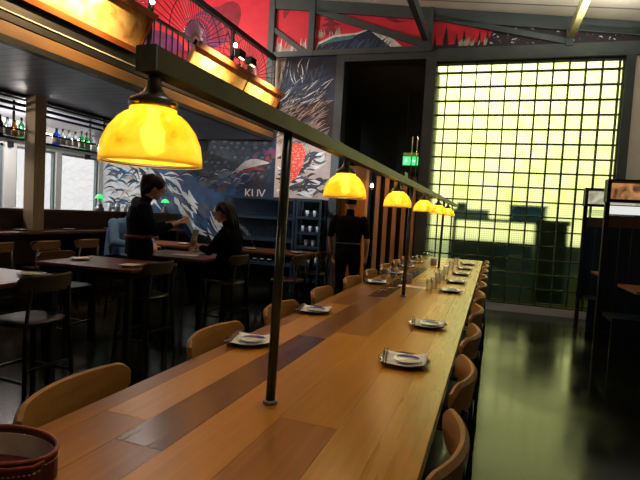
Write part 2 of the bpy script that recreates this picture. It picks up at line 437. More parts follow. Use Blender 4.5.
# steel beams under the main ceiling
def purlin(x, zb, n, m): S(MB().box(x-.045, x+.045, -2.2, 8.60, zb, zb+.16), 'trim_%d' % n, m)
purlin(-1.33, 4.52, 3, truss_grey); purlin(.93, 4.42, 4, plain('olive_lit_beam', (.22, .21, .09), .5, 0, .1))  # right beam's olive puts the yellow-green light into its colour
# truss on the far wall
tm = MB()
tm.box(-3.35, -.3, -.08, 0, 4.36, 4.46)
for s_ in (-3.32, -2.52, -.38, 1.83, 4.0):
    top = zc(WO.x+s_)-.02; tm.box(s_-.055, s_+.055, -.09, 0, 4.36 if s_ > -3.2 else 2.8, top)
def seg(a, b, w): tm.bar((a[0], -.045, a[1]), (b[0], -.045, b[1]), .05, w)
for x in (-3.3, -.38, 1.83):
    nx = {-3.3: -.38, -.38: 1.83, 1.83: 4.0}[x]
    seg((x, zc(WO.x+x)-.12), (nx, zc(WO.x+nx)-.12), .2)
seg((-3.3, 4.90), (-2.62, 4.42), .08); seg((-2.45, zc(WO.x-2.45)-.2), (-.42, 4.48), .11)
seg((-.33, zc(WO.x-.3)-.16), (1.78, 4.44), .09); seg((1.9, zc(WO.x+1.9)-.16), (3.9, 4.38), .08)
tag(wall(tm, 'roof_truss', truss_grey), 'blue-grey steel truss across the red mural above the glass blocks', 'truss')

# ------------------------------------------------------------------ murals (painted on the far wall)
red = plain('mural_red', (.66, .022, .050), .6, 0, .12, 4)
redd = plain('mural_dark_red', (.24, .010, .03), .6, 0, .3, 6)
plum = plain('mural_plum', (.16, .025, .13), .6, 0, .3, 6)
cream = plain('mural_cream', (.46, .38, .33), .6, 0, .15, 8)
navy = plain('mural_navy', (.010, .020, .055), .6, 0, .5, 4)
blue = plain('mural_blue', (.022, .075, .19), .6, 0, .5, 4)
slate = plain('mural_slate', (.022, .032, .048), .6, 0, .3, 9)
slate2 = plain('mural_slate_light', (.085, .105, .14), .6, 0, .3, 9)
white = plain('mural_white', (.68, .70, .70), .6, 0, .2, 9)
teal = plain('mural_teal', (.06, .19, .22), .6, 0, .3, 9)
blk = plain('mural_black', (.018, .014, .020), .6, 0, .3, 9)
brownm = plain('mural_brown', (.09, .06, .06), .6, 0, .4, 5)
def koi_mat():
    m, nt, b = _new('mural_koi')
    tc = N(nt, 'ShaderNodeTexCoord'); vo = N(nt, 'ShaderNodeTexVoronoi'); vo.inputs['Scale'].default_value = 30
    nt.links.new(tc.outputs['Object'], vo.inputs['Vector'])
    r_ = ramp(nt, [(.25, (.80, .40, .30)), (.42, (.75, .05, .02))]); nt.links.new(vo.outputs['Distance'], r_.inputs['Fac'])
    nt.links.new(r_.outputs['Color'], b.inputs['Base Color']); return m
koi = koi_mat()
MM = [red, redd, plum, cream, navy, blue, slate, slate2, white, teal, blk, brownm, koi]
RED, DRED, PLUM, CREAM, NAVY, BLUE, SLATE, SLATE2, WHITE, TEAL, BLK, BRN, KOI = range(13)
class Mural(MB):
    lay = 0
    def poly(s, pts, mi, lift=None):        # (s, z) outline painted on the wall
        s.lay += 1; y = -.003-(.00003*s.lay if lift is None else lift)
        n = len(pts); s.add([(a, y, z) for a, z in pts], [tuple(range(n))], mi)
    def stroke(s, a, b, w, mi, bend=0, taper=.15):
        a = Vector(a); b = Vector(b); d = b-a; nrm = Vector((-d.y, d.x)).normalized(); L = []; R = []
        for i in range(7):
            t = i/6; p = a+d*t+nrm*bend*math.sin(PI*t)*d.length; ww = w*(taper+(1-taper)*math.sin(PI*min(1, t*1.05)))/2
            L.append(p+nrm*ww); R.append(p-nrm*ww)
        s.poly([tuple(p) for p in L+R[::-1]], mi)
    def blob(s, c, rx, rz, mi, rot=0, n=12):
        s.poly([(c[0]+math.cos(rot)*math.cos(t)*rx-math.sin(rot)*math.sin(t)*rz, c[1]+math.sin(rot)*math.cos(t)*rx+math.cos(rot)*math.sin(t)*rz) for t in [2*PI*q/n for q in range(n)]], mi)
# -- lower mural
mu = Mural(); rnd = random.Random(3)
mu.poly([(-7.2, .9), (-2.02, .9), (-2.02, 4.36), (-3.26, 4.36), (-3.26, 2.79), (-7.2, 2.79)], NAVY)
mu.poly([(-7.2, .9), (-5.2, .9), (-5.3, 2.79), (-7.2, 2.79)], BLUE)
mu.poly([(-6.0, 1.6), (-4.5, .9), (-3.95, .9), (-3.95, 2.1), (-5.2, 2.3)], BLUE)
mu.poly([(-7.15, 1.1), (-6.2, 1.1), (-5.7, 1.6), (-5.9, 2.2), (-6.6, 2.45), (-7.15, 2.4)], WHITE)
for i in range(80):
    c = (rnd.uniform(-7.1, -5.9), rnd.uniform(1.3, 2.45)); a = rnd.uniform(-.9, .5)
    mu.stroke(c, (c[0]+math.cos(a)*.35, c[1]+math.sin(a)*.35), rnd.uniform(.02, .07), rnd.choice([BLUE, CREAM, SLATE2, TEAL, SLATE, CREAM]), .2)
for i in range(70):           # flowing white water
    t = rnd.random(); c = (-6.1+t*1.9+rnd.uniform(-.3, .3), 2.15-t*1.1+rnd.uniform(-.25, .25)); L = rnd.uniform(.2, .7); a = -.75+rnd.uniform(-.2, .2)
    mu.stroke(c, (c[0]+math.cos(a)*L, c[1]+math.sin(a)*L), rnd.uniform(.03, .12), rnd.choice([WHITE, WHITE, WHITE, BLUE, NAVY, SLATE2]), rnd.uniform(-.18, .18))
for i in range(34):
    c = (rnd.uniform(-5.6, -4.2), rnd.uniform(1.95, 2.3)); a = rnd.uniform(-.25, .35); L = rnd.uniform(.2, .55)
    mu.stroke(c, (c[0]+math.cos(a)*L, c[1]+math.sin(a)*L), rnd.uniform(.015, .05), rnd.choice([WHITE, BLUE, NAVY, SLATE2]), .15)
mu.poly([(-5.6, 2.45), (-5.0, 2.3), (-3.3, 1.85), (-3.3, 2.79), (-5.5, 2.79)], BLK)
mu.poly([(-5.5, 2.6), (-4.9, 2.62), (-4.7, 2.79), (-5.5, 2.79)], DRED)
for row in range(8):          # boulders
    for k in range(15):
        x = -5.35+k*.145+rnd.uniform(-.03, .03)+(row % 2)*.07; z = 2.74-row*.095+rnd.uniform(-.02, .02)
        if z < 2.42-(x+5.35)*.18-.1: continue
        rr = rnd.uniform(.05, .078)
        mu.blob((x+.01, z-.015), rr*1.2, rr*.9, BLK, rnd.uniform(-.3, .5)); mu.blob((x, z), rr*1.1, rr*.75, SLATE, rnd.uniform(-.5, .9)); mu.blob((x-.012, z+.022), rr*.7, rr*.36, SLATE2 if rnd.random() < .45 else SLATE, rnd.uniform(0, .8))
for i in range(26):
    x = rnd.uniform(-4.7, -3.6); z = rnd.uniform(1.85, 2.15); rr = rnd.uniform(.07, .13)
    mu.blob((x, z), rr*1.3, rr*.5, rnd.choice([SLATE, SLATE2, BRN, NAVY]), rnd.uniform(.1, .8)); mu.stroke((x-rr, z+.02), (x+rr, z+.08), .02, rnd.choice([WHITE, CREAM, SLATE2]), .25)
for i in range(14): mu.blob((rnd.uniform(-3.6, -3.15), rnd.uniform(2.35, 2.75)), .05, .035, rnd.choice([DRED, PLUM, BRN]), rnd.random())
mu.stroke((-3.95, 2.22), (-3.25, 2.38), .16, CREAM, .1); mu.stroke((-3.9, 2.16), (-3.3, 2.24), .05, DRED, .1)
# right part: koi, white foam, brush hair
mu.poly([(-3.12, 1.72), (-2.02, 1.72), (-2.02, 2.6), (-2.3, 2.75), (-3.12, 2.95)], CREAM)
for i in range(110):
    c = (rnd.uniform(-3.1, -2.1), rnd.uniform(1.78, 2.6)); a = rnd.uniform(-.3, .7); L = rnd.uniform(.12, .4)
    if c[0]+math.cos(a)*L > -2.03: continue
    mu.stroke(c, (c[0]+math.cos(a)*L, c[1]+math.sin(a)*L), rnd.uniform(.03, .10), rnd.choice([BLK, BLK, BRN, SLATE, WHITE, CREAM]), rnd.uniform(-.25, .25))
mu.poly([(-3.26, 2.79), (-3.12, 2.95), (-2.6, 2.8), (-2.02, 2.6), (-2.02, 4.36), (-3.0, 4.36), (-3.1, 3.6)], BLK)
mu.poly([(-3.26, 3.6), (-3.1, 3.6), (-3.0, 4.36), (-3.26, 4.36)], CREAM)
mu.poly([(-3.12, 3.75), (-2.02, 3.55), (-2.02, 4.36), (-3.0, 4.36)], NAVY)
for i in range(620):
    c = (rnd.uniform(-3.15, -2.3), rnd.uniform(2.7, 4.3)); a = rnd.uniform(.35, .9) if c[1] < 3.8 else rnd.uniform(1.0, 2.0); L = rnd.uniform(.15, .5)
    e = (c[0]+math.cos(a)*L, c[1]+math.sin(a)*L)
    if e[0] > -2.03 or e[1] > 4.35 or e[0] < -3.1: continue
    col = rnd.choice([BLK, CREAM, SLATE2, BRN, CREAM]) if c[1] < 3.45 else rnd.choice([NAVY, BLUE, SLATE2, NAVY, BLK, WHITE])
    mu.stroke(c, e, rnd.uniform(.010, .026), col, rnd.uniform(-.1, .12))
mu.poly([(-2.88, 2.64), (-2.75, 2.78), (-2.6, 2.74), (-2.51, 2.62), (-2.55, 2.36), (-2.66, 2.13), (-2.78, 2.02), (-2.88, 2.04), (-2.84, 2.3)], KOI)
tag(wall(mu, 'wall_mural', MM), 'painted mural of dark boulders, blue water and red koi scales below the balcony', 'mural')
# lettering
cu = bpy.data.curves.new('letters', 'FONT'); cu.body = 'KUV'; cu.size = .235; cu.extrude = .002; cu.space_character = .92
to = bpy.data.objects.new('tmp', cu); COL.objects.link(to)
bpy.context.view_layer.update()
me = bpy.data.meshes.new_from_object(to.evaluated_get(bpy.context.evaluated_depsgraph_get())); bpy.data.objects.remove(to)
for v in me.vertices: v.co = Vector((v.co.x*1.0, -v.co.z, v.co.y))
lo = bpy.data.objects.new('wall_lettering', me); COL.objects.link(lo); me.materials.append(plain('letter_cream', (.50, .47, .45), .6))
lo.location = W(-3.73, -.05, 1.705); lo.rotation_euler = (0, 0, PHI)
tag(lo, 'pale capital letters KUV painted on the boulders above the blue shelves', 'lettering')
# -- upper red mural
ur = Mural(); rnd = random.Random(5)
topz = lambda s_: zc(WO.x+s_)-.03
def band(a, b, z0, mi): ur.poly([(a, z0), (b, z0), (b, topz(b)), (a, topz(a))], mi)
band(-7.2, -3.37, 2.9, RED); band(-3.27, 4.25, 4.42, RED)
ur.poly([(-7.0, 3.1), (-3.4, 3.1), (-3.4, 3.75), (-4.3, 3.95), (-5.3, 3.8), (-7.0, 4.2)], CREAM)
ur.blob((-5.9, 4.6), .75, .42, PLUM, -.3, 20); ur.blob((-5.5, 4.25), .55, .3, DRED, .4, 18); ur.blob((-4.65, 5.0), .62, .40, PLUM, .2, 20); ur.blob((-4.35, 5.12), .42, .30, DRED, .9, 16); ur.blob((-6.6, 3.6), .5, .45, PLUM, 0, 14)
for i in range(60):
    x = rnd.uniform(-6.6, -3.5); z = rnd.uniform(3.7, 4.2); ur.stroke((x, z-.1), (x+rnd.uniform(-.05, .05), z+rnd.uniform(.08, .35)), .02, rnd.choice([CREAM, CREAM, WHITE, RED]), .05)
for i in range(24): ur.stroke((-5.0+rnd.uniform(-.5, .4), 5.2), (-4.5+rnd.uniform(-.2, .4), 4.7), .02, rnd.choice([PLUM, DRED, RED]), .3)
for i in range(40):
    x = rnd.uniform(-3.25, -2.6); ur.stroke((x, 4.45), (x+rnd.uniform(-.05, .05), 4.45+rnd.uniform(.08, .3)), .03, rnd.choice([CREAM, CREAM, WHITE]), .05)
ur.stroke((-3.1, 5.1), (-2.95, 5.3), .12, DRED, .2)
# pagoda
for k, (w_, z) in enumerate([(.34, 4.80), (.27, 4.91), (.20, 5.01), (.13, 5.10)]):
    c = -2.17; ur.poly([(c-w_/2-.05, z+.02), (c-w_/2, z), (c+w_/2, z), (c+w_/2+.05, z+.02), (c+w_/5, z+.07), (c-w_/5, z+.07)], DRED); ur.poly([(c-w_/4, z-.06), (c+w_/4, z-.06), (c+w_/4, z), (c-w_/4, z)], DRED)
ur.stroke((-2.17, 5.12), (-2.17, 5.24), .03, DRED)
for i in range(22): x = rnd.uniform(-2.45, -1.85); ur.stroke((x, 4.7), (x+rnd.uniform(-.04, .04), 4.72+rnd.uniform(.03, .16)), .02, CREAM)
# swelling hill of dark strands with a pale crest
hill = [(-2.45, 4.45), (-2.4, 4.62), (-2.1, 4.74), (-1.7, 4.76), (-1.45, 4.82), (-1.2, 4.74), (-.98, 4.6), (-.8, 4.45)]
ur.poly(hill, WHITE); ur.poly([(-2.45, 4.45), (-2.38, 4.58), (-2.1, 4.70), (-1.7, 4.72), (-1.45, 4.80), (-1.22, 4.62), (-1.0, 4.45)], NAVY)
ur.poly([(-2.4, 4.55), (-2.1, 4.70), (-1.7, 4.73), (-1.75, 4.66), (-2.1, 4.62)], TEAL)
for i in range(60):
    x = rnd.uniform(-2.4, -1.1); z = 4.46; ur.stroke((x, z), (x+rnd.uniform(.02, .18), z+rnd.uniform(.05, .24)), .02, rnd.choice([BLUE, NAVY, BLK, SLATE2]), .1)
ur.blob((-1.3, 5.1), .26, .07, DRED, -.15); ur.blob((-.95, 4.98), .2, .08, DRED, -.1); ur.blob((-.85, 4.99), .14, .07, RED)
# fir trees and snow at the right
ur.poly([(.5, 4.39), (4.25, 4.39), (4.2, topz(4.2)), (1.2, topz(1.2)), (.7, 4.72)], BLK)
def fir(x, z, h):
    for k in range(5): w_ = .12*(1-k/5.5)*h/.3; zz = z+h*k/5.5; ur.poly([(x-w_/2, zz), (x+w_/2, zz), (x, zz+h*.35)], BLK)
for x, h in ((-.28, .2), (-.1, .34), (.08, .22), (.2, .26), (.36, .18), (.45, .24), (.58, .25)): fir(x, 4.44, h)
ur.poly([(-.33, 4.39), (.6, 4.39), (.6, 4.50), (-.33, 4.47)], BLK)
for i in range(110):
    x = rnd.uniform(.6, 3.3); z = rnd.uniform(4.45, 4.70)
    if z > topz(x)-.05: continue
    ur.stroke((x, z), (x+rnd.uniform(.02, .06), z+rnd.uniform(-.03, .04)), .018, rnd.choice([WHITE, CREAM, DRED, SLATE2]), .2)
for i in range(26): x = rnd.uniform(.1, .6); ur.stroke((x, 4.44), (x+.02, 4.46+rnd.uniform(.03, .14)), .025, CREAM)
tag(wall(ur, 'wall_mural', MM), 'red painted mural with a pagoda, hill and fir trees high under the ceiling', 'mural')

# ------------------------------------------------------------------ outside world
S(MB().box(-30, 30, 13.3, 45, -.12, -.02), 'floor_outside', plain('asphalt', (.05, .07, .08), .8))
S(MB().box(-30, -8.31, -20, 13.3, -.12, -.02), 'floor_street', plain('pale_paving', (.55, .57, .60), .8))
S(MB().box(-.05, 30, 9.3, 13.3, -.12, -.02), 'floor_court', plain('court', (.014, .022, .026), .8, spec=.1))
yo = 10.2
dg = plain('dark_green_plastic', (.012, .035, .028), .5); ob = plain('outdoor_blue', (.04, .17, .55), .5)
ow = plain('outdoor_wall', (.010, .034, .062), .8, 0, .6, 3)
tag(MB().box(-.9, 5.5, 11.2, 11.4, 0, 1.08).build('low_wall', ow), 'dark low wall seen blurred through the lower glass blocks', 'wall')
b_ = thing('wheelie_bin', 'dark green bin seen blurred through the glass blocks, right of centre', 'bin', (1.02, yo, 0))
MB().prism([(-.27, -.22), (.27, -.22), (.27, .22), (-.27, .22)], 0, 1.50).build('bin_body', dg, b_)
MB().box(-.30, .30, -.26, .25, 1.50, 1.58).build('lid', dg, b_)
b_ = thing('crate', 'blue crate on the dark shelf beyond the glass blocks', 'crate', (.62, yo+.5, 1.56))
MB().box(-.33, .33, -.2, .2, 0, .26).build('crate_body', ob, b_); MB().box(-.35, .35, -.22, .22, .26, .30).build('rim', ob, b_)
for x, w_, z, cc, nm_, lb in ((.12, .10, .62, (.10, .16, .24), 'pale_blue_board', 'narrow blue-grey board leaning outside, behind the lower glass blocks'), (.42, .13, .90, (.14, .20, .28), 'blue_grey_board', 'wider blue-grey board leaning outside, right of the narrow one'), (1.60, .20, .60, (.16, .17, .07), 'olive_board', 'olive board leaning outside, low behind the right-hand glass blocks')):
    tag(MB().box(-w_, w_, -.02, .02, 0, z).build('leaning_board', plain(nm_, cc, .7, 0, .3, 4), loc=(x, 10.0, -.019)), lb, 'board')
b_ = thing('rack', 'dark outdoor rack standing beyond the glass blocks', 'rack', (.1, yo+.5, 0))
MB().box(-.9, 1.0, -.25, .25, 1.50, 1.56).build('shelf', ow, b_)
for x in (-.88, .98):
    for y in (-.22, .22): MB().box(x-.02, x+.02, y-.02, y+.02, 0, 1.5).build('leg', ow, b_)
b_ = thing('parcel', 'pale blue bundle on the rack beyond the glass blocks, at left', 'bundle', (-.45, yo+.5, 1.56))
MB().box(-.40, .34, -.2, .2, 0, .17).build('bundle_body', plain('blue_bundle', (.30, .48, .95), .7), b_); MB().box(-.30, -.12, -.15, .15, .17, .30).build('bundle_top', dg, b_)
# pale buildings across the street
tag(MB().box(-17, -16.5, -6, 22, 0, 7.0).build('street_building', plain('pale_render', (.66, .62, .60), .8, 0, .03, .2)), 'pale rendered building across the street, seen through the bar windows', 'building')
for x, y, w_, cc, nm in ((-15.9, 10.9, .8, (.10, .28, .25), 'green'),):
    b_ = thing('shop_door', 'dull green door in the building across the street', 'door', (-16.45, y, 0)); MB().box(0, .08, -w_, w_, 0, 2.9).build('door_leaf', plain('shop_green', cc, .5), b_)

# ------------------------------------------------------------------ mezzanine
XM = -4.1
S(MB().box(-7.99, XM-.03, -2.2, 8.42, 2.80, 3.14), 'ceiling_left', soffit)
S(MB().box(XM-.03, XM+.03, -2.2, 8.52, 2.97, 3.20), 'trim_5', blackm)
S(MB().box(XM-.028, XM+.035, -2.2, 8.52, 2.84, 2.955), 'trim_6', fascia_t)
S(MB().box(XM-.03, XM+.045, -2.2, 8.52, 2.78, 2.84), 'trim_7', blackm)
S(MB().box(XM+.03, XM+.042, -2.2, 8.52, 3.045, 3.055), 'trim_8', plain('pale_strip', (.55, .52, .45), .4))
rl = thing('balcony_railing', 'black iron balcony railing with fan-shaped ironwork', 'railing', (XM, 0, 3.14))
iron = plain('black_iron', (.010, .010, .012), .4, .5)
Z = lambda z: z-3.14
MB().box(-.035, .035, -2.1, 8.5, Z(4.28), Z(4.36)).build('top_rail', iron, rl)
MB().box(-.02, .02, -2.1, 8.5, Z(3.72), Z(3.76)).build('mid_rail', iron, rl)
MB().box(-.02, .02, -2.1, 8.5, Z(3.2), Z(3.23)).build('bottom_rail', iron, rl)
for y in (-2.0, .5, 2.95, 4.98, 6.93, 8.47): MB().box(-.025, .025, y-.02, y+.02, Z(3.15), Z(4.3)).build('post', iron, rl)
mb = MB()
y = -1.9
while y < 8.4: mb.box(-.008, .008, y-.008, y+.008, Z(3.2), Z(3.74)); y += .12
mb.build('baluster_row', iron, rl)
for yc in (4.02, 5.97, 7.60):
    m = MB(); R = .94
    for rr in (.30, .62, .94):
        pts = []
        for q in range(25):
            t = PI*q/24; p = (0, yc+math.cos(t)*rr, Z(3.74)+math.sin(t)*rr)
            if p[2] < Z(4.29) and p[1] < 8.45: pts.append(p)
            else:
                if len(pts) > 1: m.tube(pts, .006, 5)
                pts = []
        if len(pts) > 1: m.tube(pts, .006, 5)
    for q in range(1, 26):
        t = PI*q/26; L = min(.94, (.54)/max(.01, math.sin(t)))
        e = (yc+math.cos(t)*L, Z(3.74)+math.sin(t)*L)
        if e[0] > 8.45: L = (8.45-yc)/math.cos(t); e = (8.45, Z(3.74)+math.sin(t)*L)
        m.tube([(0, yc+math.cos(t)*.1, Z(3.74)+math.sin(t)*.1), (0, e[0], e[1])], .005, 5)
    m.build('fan', iron, rl)
# slanted light boxes under the railing
def light_box(y0, y1, label, seams):
    t = thing('light_box', label, 'light box', (XM+.040, y0, 3.2), 0, 'light boxes on the balcony edge'); L = y1-y0
    dx, dz = .22, .45
    n = Vector((dz, 0, -dx)).normalized()   # outward-down normal
    def sl(a, b, t0, t1, y0_, y1_, mi=0):
        m = MB(); p = lambda k: Vector((dx*k, 0, dz*k))
        vs = []
        for yy in (y0_, y1_):
            for k, h in ((a, t0), (b, t0), (b, t1), (a, t1)): q = p(k)+n*h; vs.append((q.x, yy, q.z))
        m.add(vs, [(3, 2, 1, 0), (4, 5, 6, 7), (0, 1, 5, 4), (1, 2, 6, 5), (2, 3, 7, 6), (3, 0, 4, 7)]); return m
    sl(.12, .86, .0, .012, .03, L-.03).build('panel', parch, t)
    sl(0, .12, .0, .05, 0, L).build('bottom_board', trough, t)
    sl(.86, 1.0, .0, .09, 0, L).build('top_board', trough, t)
    sl(.0, 1.0, .0, .05, 0, .03).build('end_board', trough, t); sl(0, 1.0, .0, .05, L-.03, L).build('end_board', trough, t)
    for s_ in seams: sl(.12, .86, .012, .02, s_-.01, s_+.01).build('seam_strip', brass, t)
    # bracket back to the fascia
    for yy in (.3, L-.3): MB().bar((.0, yy, .0), (.045, yy, .16), .02, .02).build('bracket', iron, t)
    return t
light_box(1.9, 4.72, 'large amber-lit slanted parchment light box nearest the camera', (1.4,))
light_box(5.55, 8.30, 'gold slanted light box with one seam, further along the balcony', (1.55,))
def spot(y, label, rot=0, zz=3.66):
    t = thing('spotlight', label, 'spotlight', (XM+.26, y, zz), rot, 'spotlights above the light boxes')
    MB().lathe([(0, 0), (.03, 0), (.03, .01), (.008, .012), (.008, .16), (0, .16)], n=12).build('stem', iron, t)
    MB().box(-.05, .06, -.09, .09, .10, .22).build('housing', iron, t, bevel=.01)
    MB().box(.02, .05, -.06, .06, .092, .10).build('lens', spotlens, t)
    return t
sp1 = spot(6.72, 'black spotlight on the further light box, left of its pair'); sp2 = spot(7.08, 'black spotlight on the further light box, right of its pair')
def bulb(x, y, z, label):
    t = thing('bare_bulb', label, 'bulb', (x, y, z), 0, 'bare bulbs along the balcony')
    MB().lathe([(0, -.05), (.014, -.05), (.014, -.02), (.01, 0), (0, 0)], n=10).build('socket', brass, t)
    MB().ell((0, 0, .028), .028, .028, .034).build('glass_bulb', bright, t)
bulb(XM+.05, 6.95, 4.02, 'glowing bare bulb on the railing between two fans'); bulb(XM+.05, 4.95, 3.86, 'glowing bare bulb on the railing beside the nearer light box')

# ------------------------------------------------------------------ bar on the left
XB = -6.1
S(MB().box(XB-.06, XB+.06, 1.0, 8.43, 0, 1.27), 'wall_bar', bar_t)
bc = thing('bar_counter', 'low timber bar wall ledge beneath the bottle shelf', 'counter', (XB, 4.7, 0))
MB().box(-.14, .12, -3.7, 3.72, 1.272, 1.305).build('ledge', fascia_t, bc)
ct = thing('bar_counter', 'narrow dark timber dining counter in front of the bar wall', 'counter', (XB+.07, 4.7, 0))
MB().box(.0, .45, -3.6, 3.3, .985, 1.02).build('counter_top', redtable, ct, bevel=.004)
for y in (-3.2, -1.1, 1.0, 3.1): MB().box(.02, .40, y-.02, y+.02, 0, .985).build('bracket', legm, ct)
tag(MB().box(-5.93, -5.75, 4.84, 5.01, 1.022, 2.80).build('timber_post', timber, bevel=.004), 'square pale timber post rising from the dining counter to the balcony soffit', 'post')
gs = thing('bottle_shelf', 'long black steel bottle shelf hung over the bar', 'shelf', (XB, 4.7, 2.2))
MB().box(-.15, .15, -3.0, 3.3, 0, .03).build('shelf_board', blackm, gs); MB().box(-.15, .15, -3.0, 3.3, .56, .59).build('shelf_board', blackm, gs)
MB().box(.13, .15, -3.0, 3.3, .13, .15).build('guard_rail', blackm, gs)
MB().box(.13, .17, -3.0, 3.3, .44, .48).build('hanging_rail', blackm, gs); MB().box(.13, .17, -3.0, 3.3, .52, .55).build('hanging_rail', blackm, gs)
MB().box(.13, .17, -3.0, 3.3, .37, .40).build('hanging_rail', blackm, gs)
for y in (-1.7, .22, 1.55, 2.0, 3.2):
    MB().box(.13, .15, y-.012, y+.012, 0, .6).build('hanger', blackm, gs); MB().box(-.15, -.13, y-.012, y+.012, 0, .6).build('hanger', blackm, gs)
bcols = {'green': glass('bottle_green', (.05, .45, .12), .05), 'blue': glass('bottle_blue', (.03, .10, .75), .05), 'clear': glass('bottle_clear', (.85, .93, .98), .05),
         'amber': glass('bottle_amber', (.45, .16, .03), .05), 'dark': plain('bottle_dark', (.02, .02, .02), .15)}
def bottle(col, h, r_, fat=0):
    t = thing('bottle', '', 'bottle')
    MB().lathe([(0, 0), (r_, 0), (r_, h*(.58 if not fat else .5)), (r_*.85, h*.66), (r_*.36, h*.76), (r_*.33, h*.94), (0, h*.94)], n=14).build('bottle_body', bcols[col], t)
    MB().lathe([(0, h*.94), (r_*.4, h*.94), (r_*.4, h), (0, h)], n=12).build('stopper', blackm, t)
    MB().lathe([(r_*1.01, h*.16), (r_*1.02, h*.17), (r_*1.02, h*.42), (r_*1.01, h*.43)], n=14).build('paper_label', paper, t)
    return t
protos = {k: bottle(k, *v) for k, v in {'green': (.29, .038), 'blue': (.25, .05), 'clear': (.26, .043), 'amber': (.24, .04), 'dark': (.27, .037)}.items()}
blist = [(4.60, 'dark', 'dark bottle on the bar shelf, leftmost'), (4.70, 'clear', 'clear bottle on the bar shelf beside the leftmost dark one'), (4.80, 'amber', 'short amber bottle on the bar shelf, left of the tall green one'),
         (4.90, 'green', 'tall green bottle on the bar shelf left of the timber post'), (5.0, 'amber', 'amber bottle between the green bottle and the timber post'), (5.09, 'dark', 'dark bottle against the left side of the timber post'),
         (5.46, 'blue', 'round cobalt blue bottle just right of the timber post'), (5.57, 'clear', 'clear bottle right of the cobalt blue one'), (5.68, 'clear', 'second clear bottle right of the cobalt blue one'),
         (5.80, 'clear', 'third clear bottle, left of the right-hand green pair'), (5.92, 'green', 'green bottle of the right-hand pair, nearer the post'), (6.02, 'green', 'green bottle of the right-hand pair, further from the post'),
         (6.16, 'clear', 'clear bottle right of the green pair'), (6.30, 'dark', 'dark bottle right of the green pair'), (6.42, 'dark', 'second dark bottle right of the green pair'), (6.54, 'amber', 'amber bottle towards the right end of the bar shelf'),
         (6.66, 'dark', 'dark bottle beside the amber one, near the large lamp'), (6.80, 'amber', 'last amber bottle, beside the large lamp')]
used = set()
for y, k, lab in blist:
    p = (XB+.03, y, 2.231)
    if k not in used: o = protos[k]; o.location = p; o['label'] = lab; o['group'] = 'bottles on the bar shelf'; used.add(k)
    else: dup(protos[k], p, random.random(), lab, 'bottles on the bar shelf')
# back-bar strip light on the window wall
t = thing('strip_light', 'pinkish white strip light on the wall behind the bottles', 'light', (WX+.001, 6.6, 2.62))
MB().box(0, .04, -.9, 1.5, 0, .06).build('light_body', plaster, t); MB().box(.04, .07, -.88, 1.48, .01, .05).build('light_tube', tube_l, t)
t = thing('wall_rack', 'dark timber rack high on the wall behind the bottles', 'rack', (WX+.001, 6.9, 2.40))
MB().box(0, .15, -.9, 1.2, 0, .03).build('rack_board', chairw2, t)
for y in (-.7, 1.0): MB().box(0, .13, y, y+.02, -.10, 0).build('bracket', iron, t)
# green-shaded lamps and glasses on the bar ledge
def green_lamp(y, lab):
    t = thing('table_lamp', lab, 'lamp', (XB, y, 1.306), 0, 'green-shaded lamps on the bar ledge')
    MB().lathe([(0, 0), (.075, 0), (.07, .05), (.045, .06), (.05, .10), (.015, .12), (.012, .20), (0, .20)], n=16).build('base', pewter, t)
    MB().lathe([(.015, .27), (.05, .255), (.085, .20), (.08, .20), (.045, .245), (.015, .26)], n=20).build('lamp_shade', green_glow, t)
    MB().lathe([(0, .195), (.012, .195), (.016, .27), (0, .275)], n=10).build('socket', brass, t)
green_lamp(6.36, 'small green glowing lamp on the bar ledge, left of the man in blue'); green_lamp(8.05, 'small green glowing lamp behind the standing waitress')
for i, y in enumerate((6.62, 6.72, 6.82, 6.93)):
    tag(MB().lathe([(0, 0), (.028, 0), (.034, .13), (.031, .13), (.026, .006), (0, .006)], (0, 0, 0), n=14).build('tumbler', china, loc=(XB+(.03 if i % 2 else -.03), y, 1.306)),
        ['white cup nearest the green lamp on the bar ledge', 'second white cup along the bar ledge', 'third white cup along the bar ledge', 'furthest white cup of the row on the bar ledge'][i], 'cup', 'cups on the bar ledge')

# ------------------------------------------------------------------ the long table
TZ = .88
lt = thing('dining_table', 'long communal timber table of mixed light and dark planks', 'table', (-.585, 4.05, 0))
ox, oy = -.585, 4.05
planks = [(-1.05, -.98, [(.2, 2.4, 3), (2.4, 5.0, 2), (5.0, 7.9, 3)]), (-.98, -.84, [(.2, 1.07, 3), (1.07, 3.05, 0), (3.05, 5.6, 3), (5.6, 7.9, 2)]),
          (-.84, -.70, [(.2, .95, 3), (.95, 2.15, 1), (2.15, 3.5, 3), (3.5, 5.9, 1), (5.9, 7.9, 2)]),
          (-.70, -.53, [(.2, 2.3, 0), (2.3, 4.6, 2), (4.6, 7.9, 4)]), (-.53, -.36, [(.2, 1.25, 2), (1.25, 3.6, 0), (3.6, 7.9, 0)]), (-.36, -.24, [(.2, 2.6, 0), (2.6, 7.9, 4)]), (-.24, -.12, [(.2, 1.7, 4), (1.7, 7.9, 4)])]
mb = MB()
for x0, x1, segs in planks:
    for a, b, mi in segs: mb.box(x0-ox+.0004, x1-ox-.0004, a-oy+.0006, b-oy-.0006, TZ-.045, TZ, mi)
mb.build('tabletop', TW, lt, bevel=.0008)
MB().box(-.40, .40, -3.75, 3.8, TZ-.11, TZ-.046).build('apron', legm, lt)
for x in (-.12, .12):
    for y in (-3.6, -1.2, 1.25, 3.7): MB().box(x-.03, x+.03, y-.03, y+.03, 0, TZ-.11).build('leg', legm, lt)

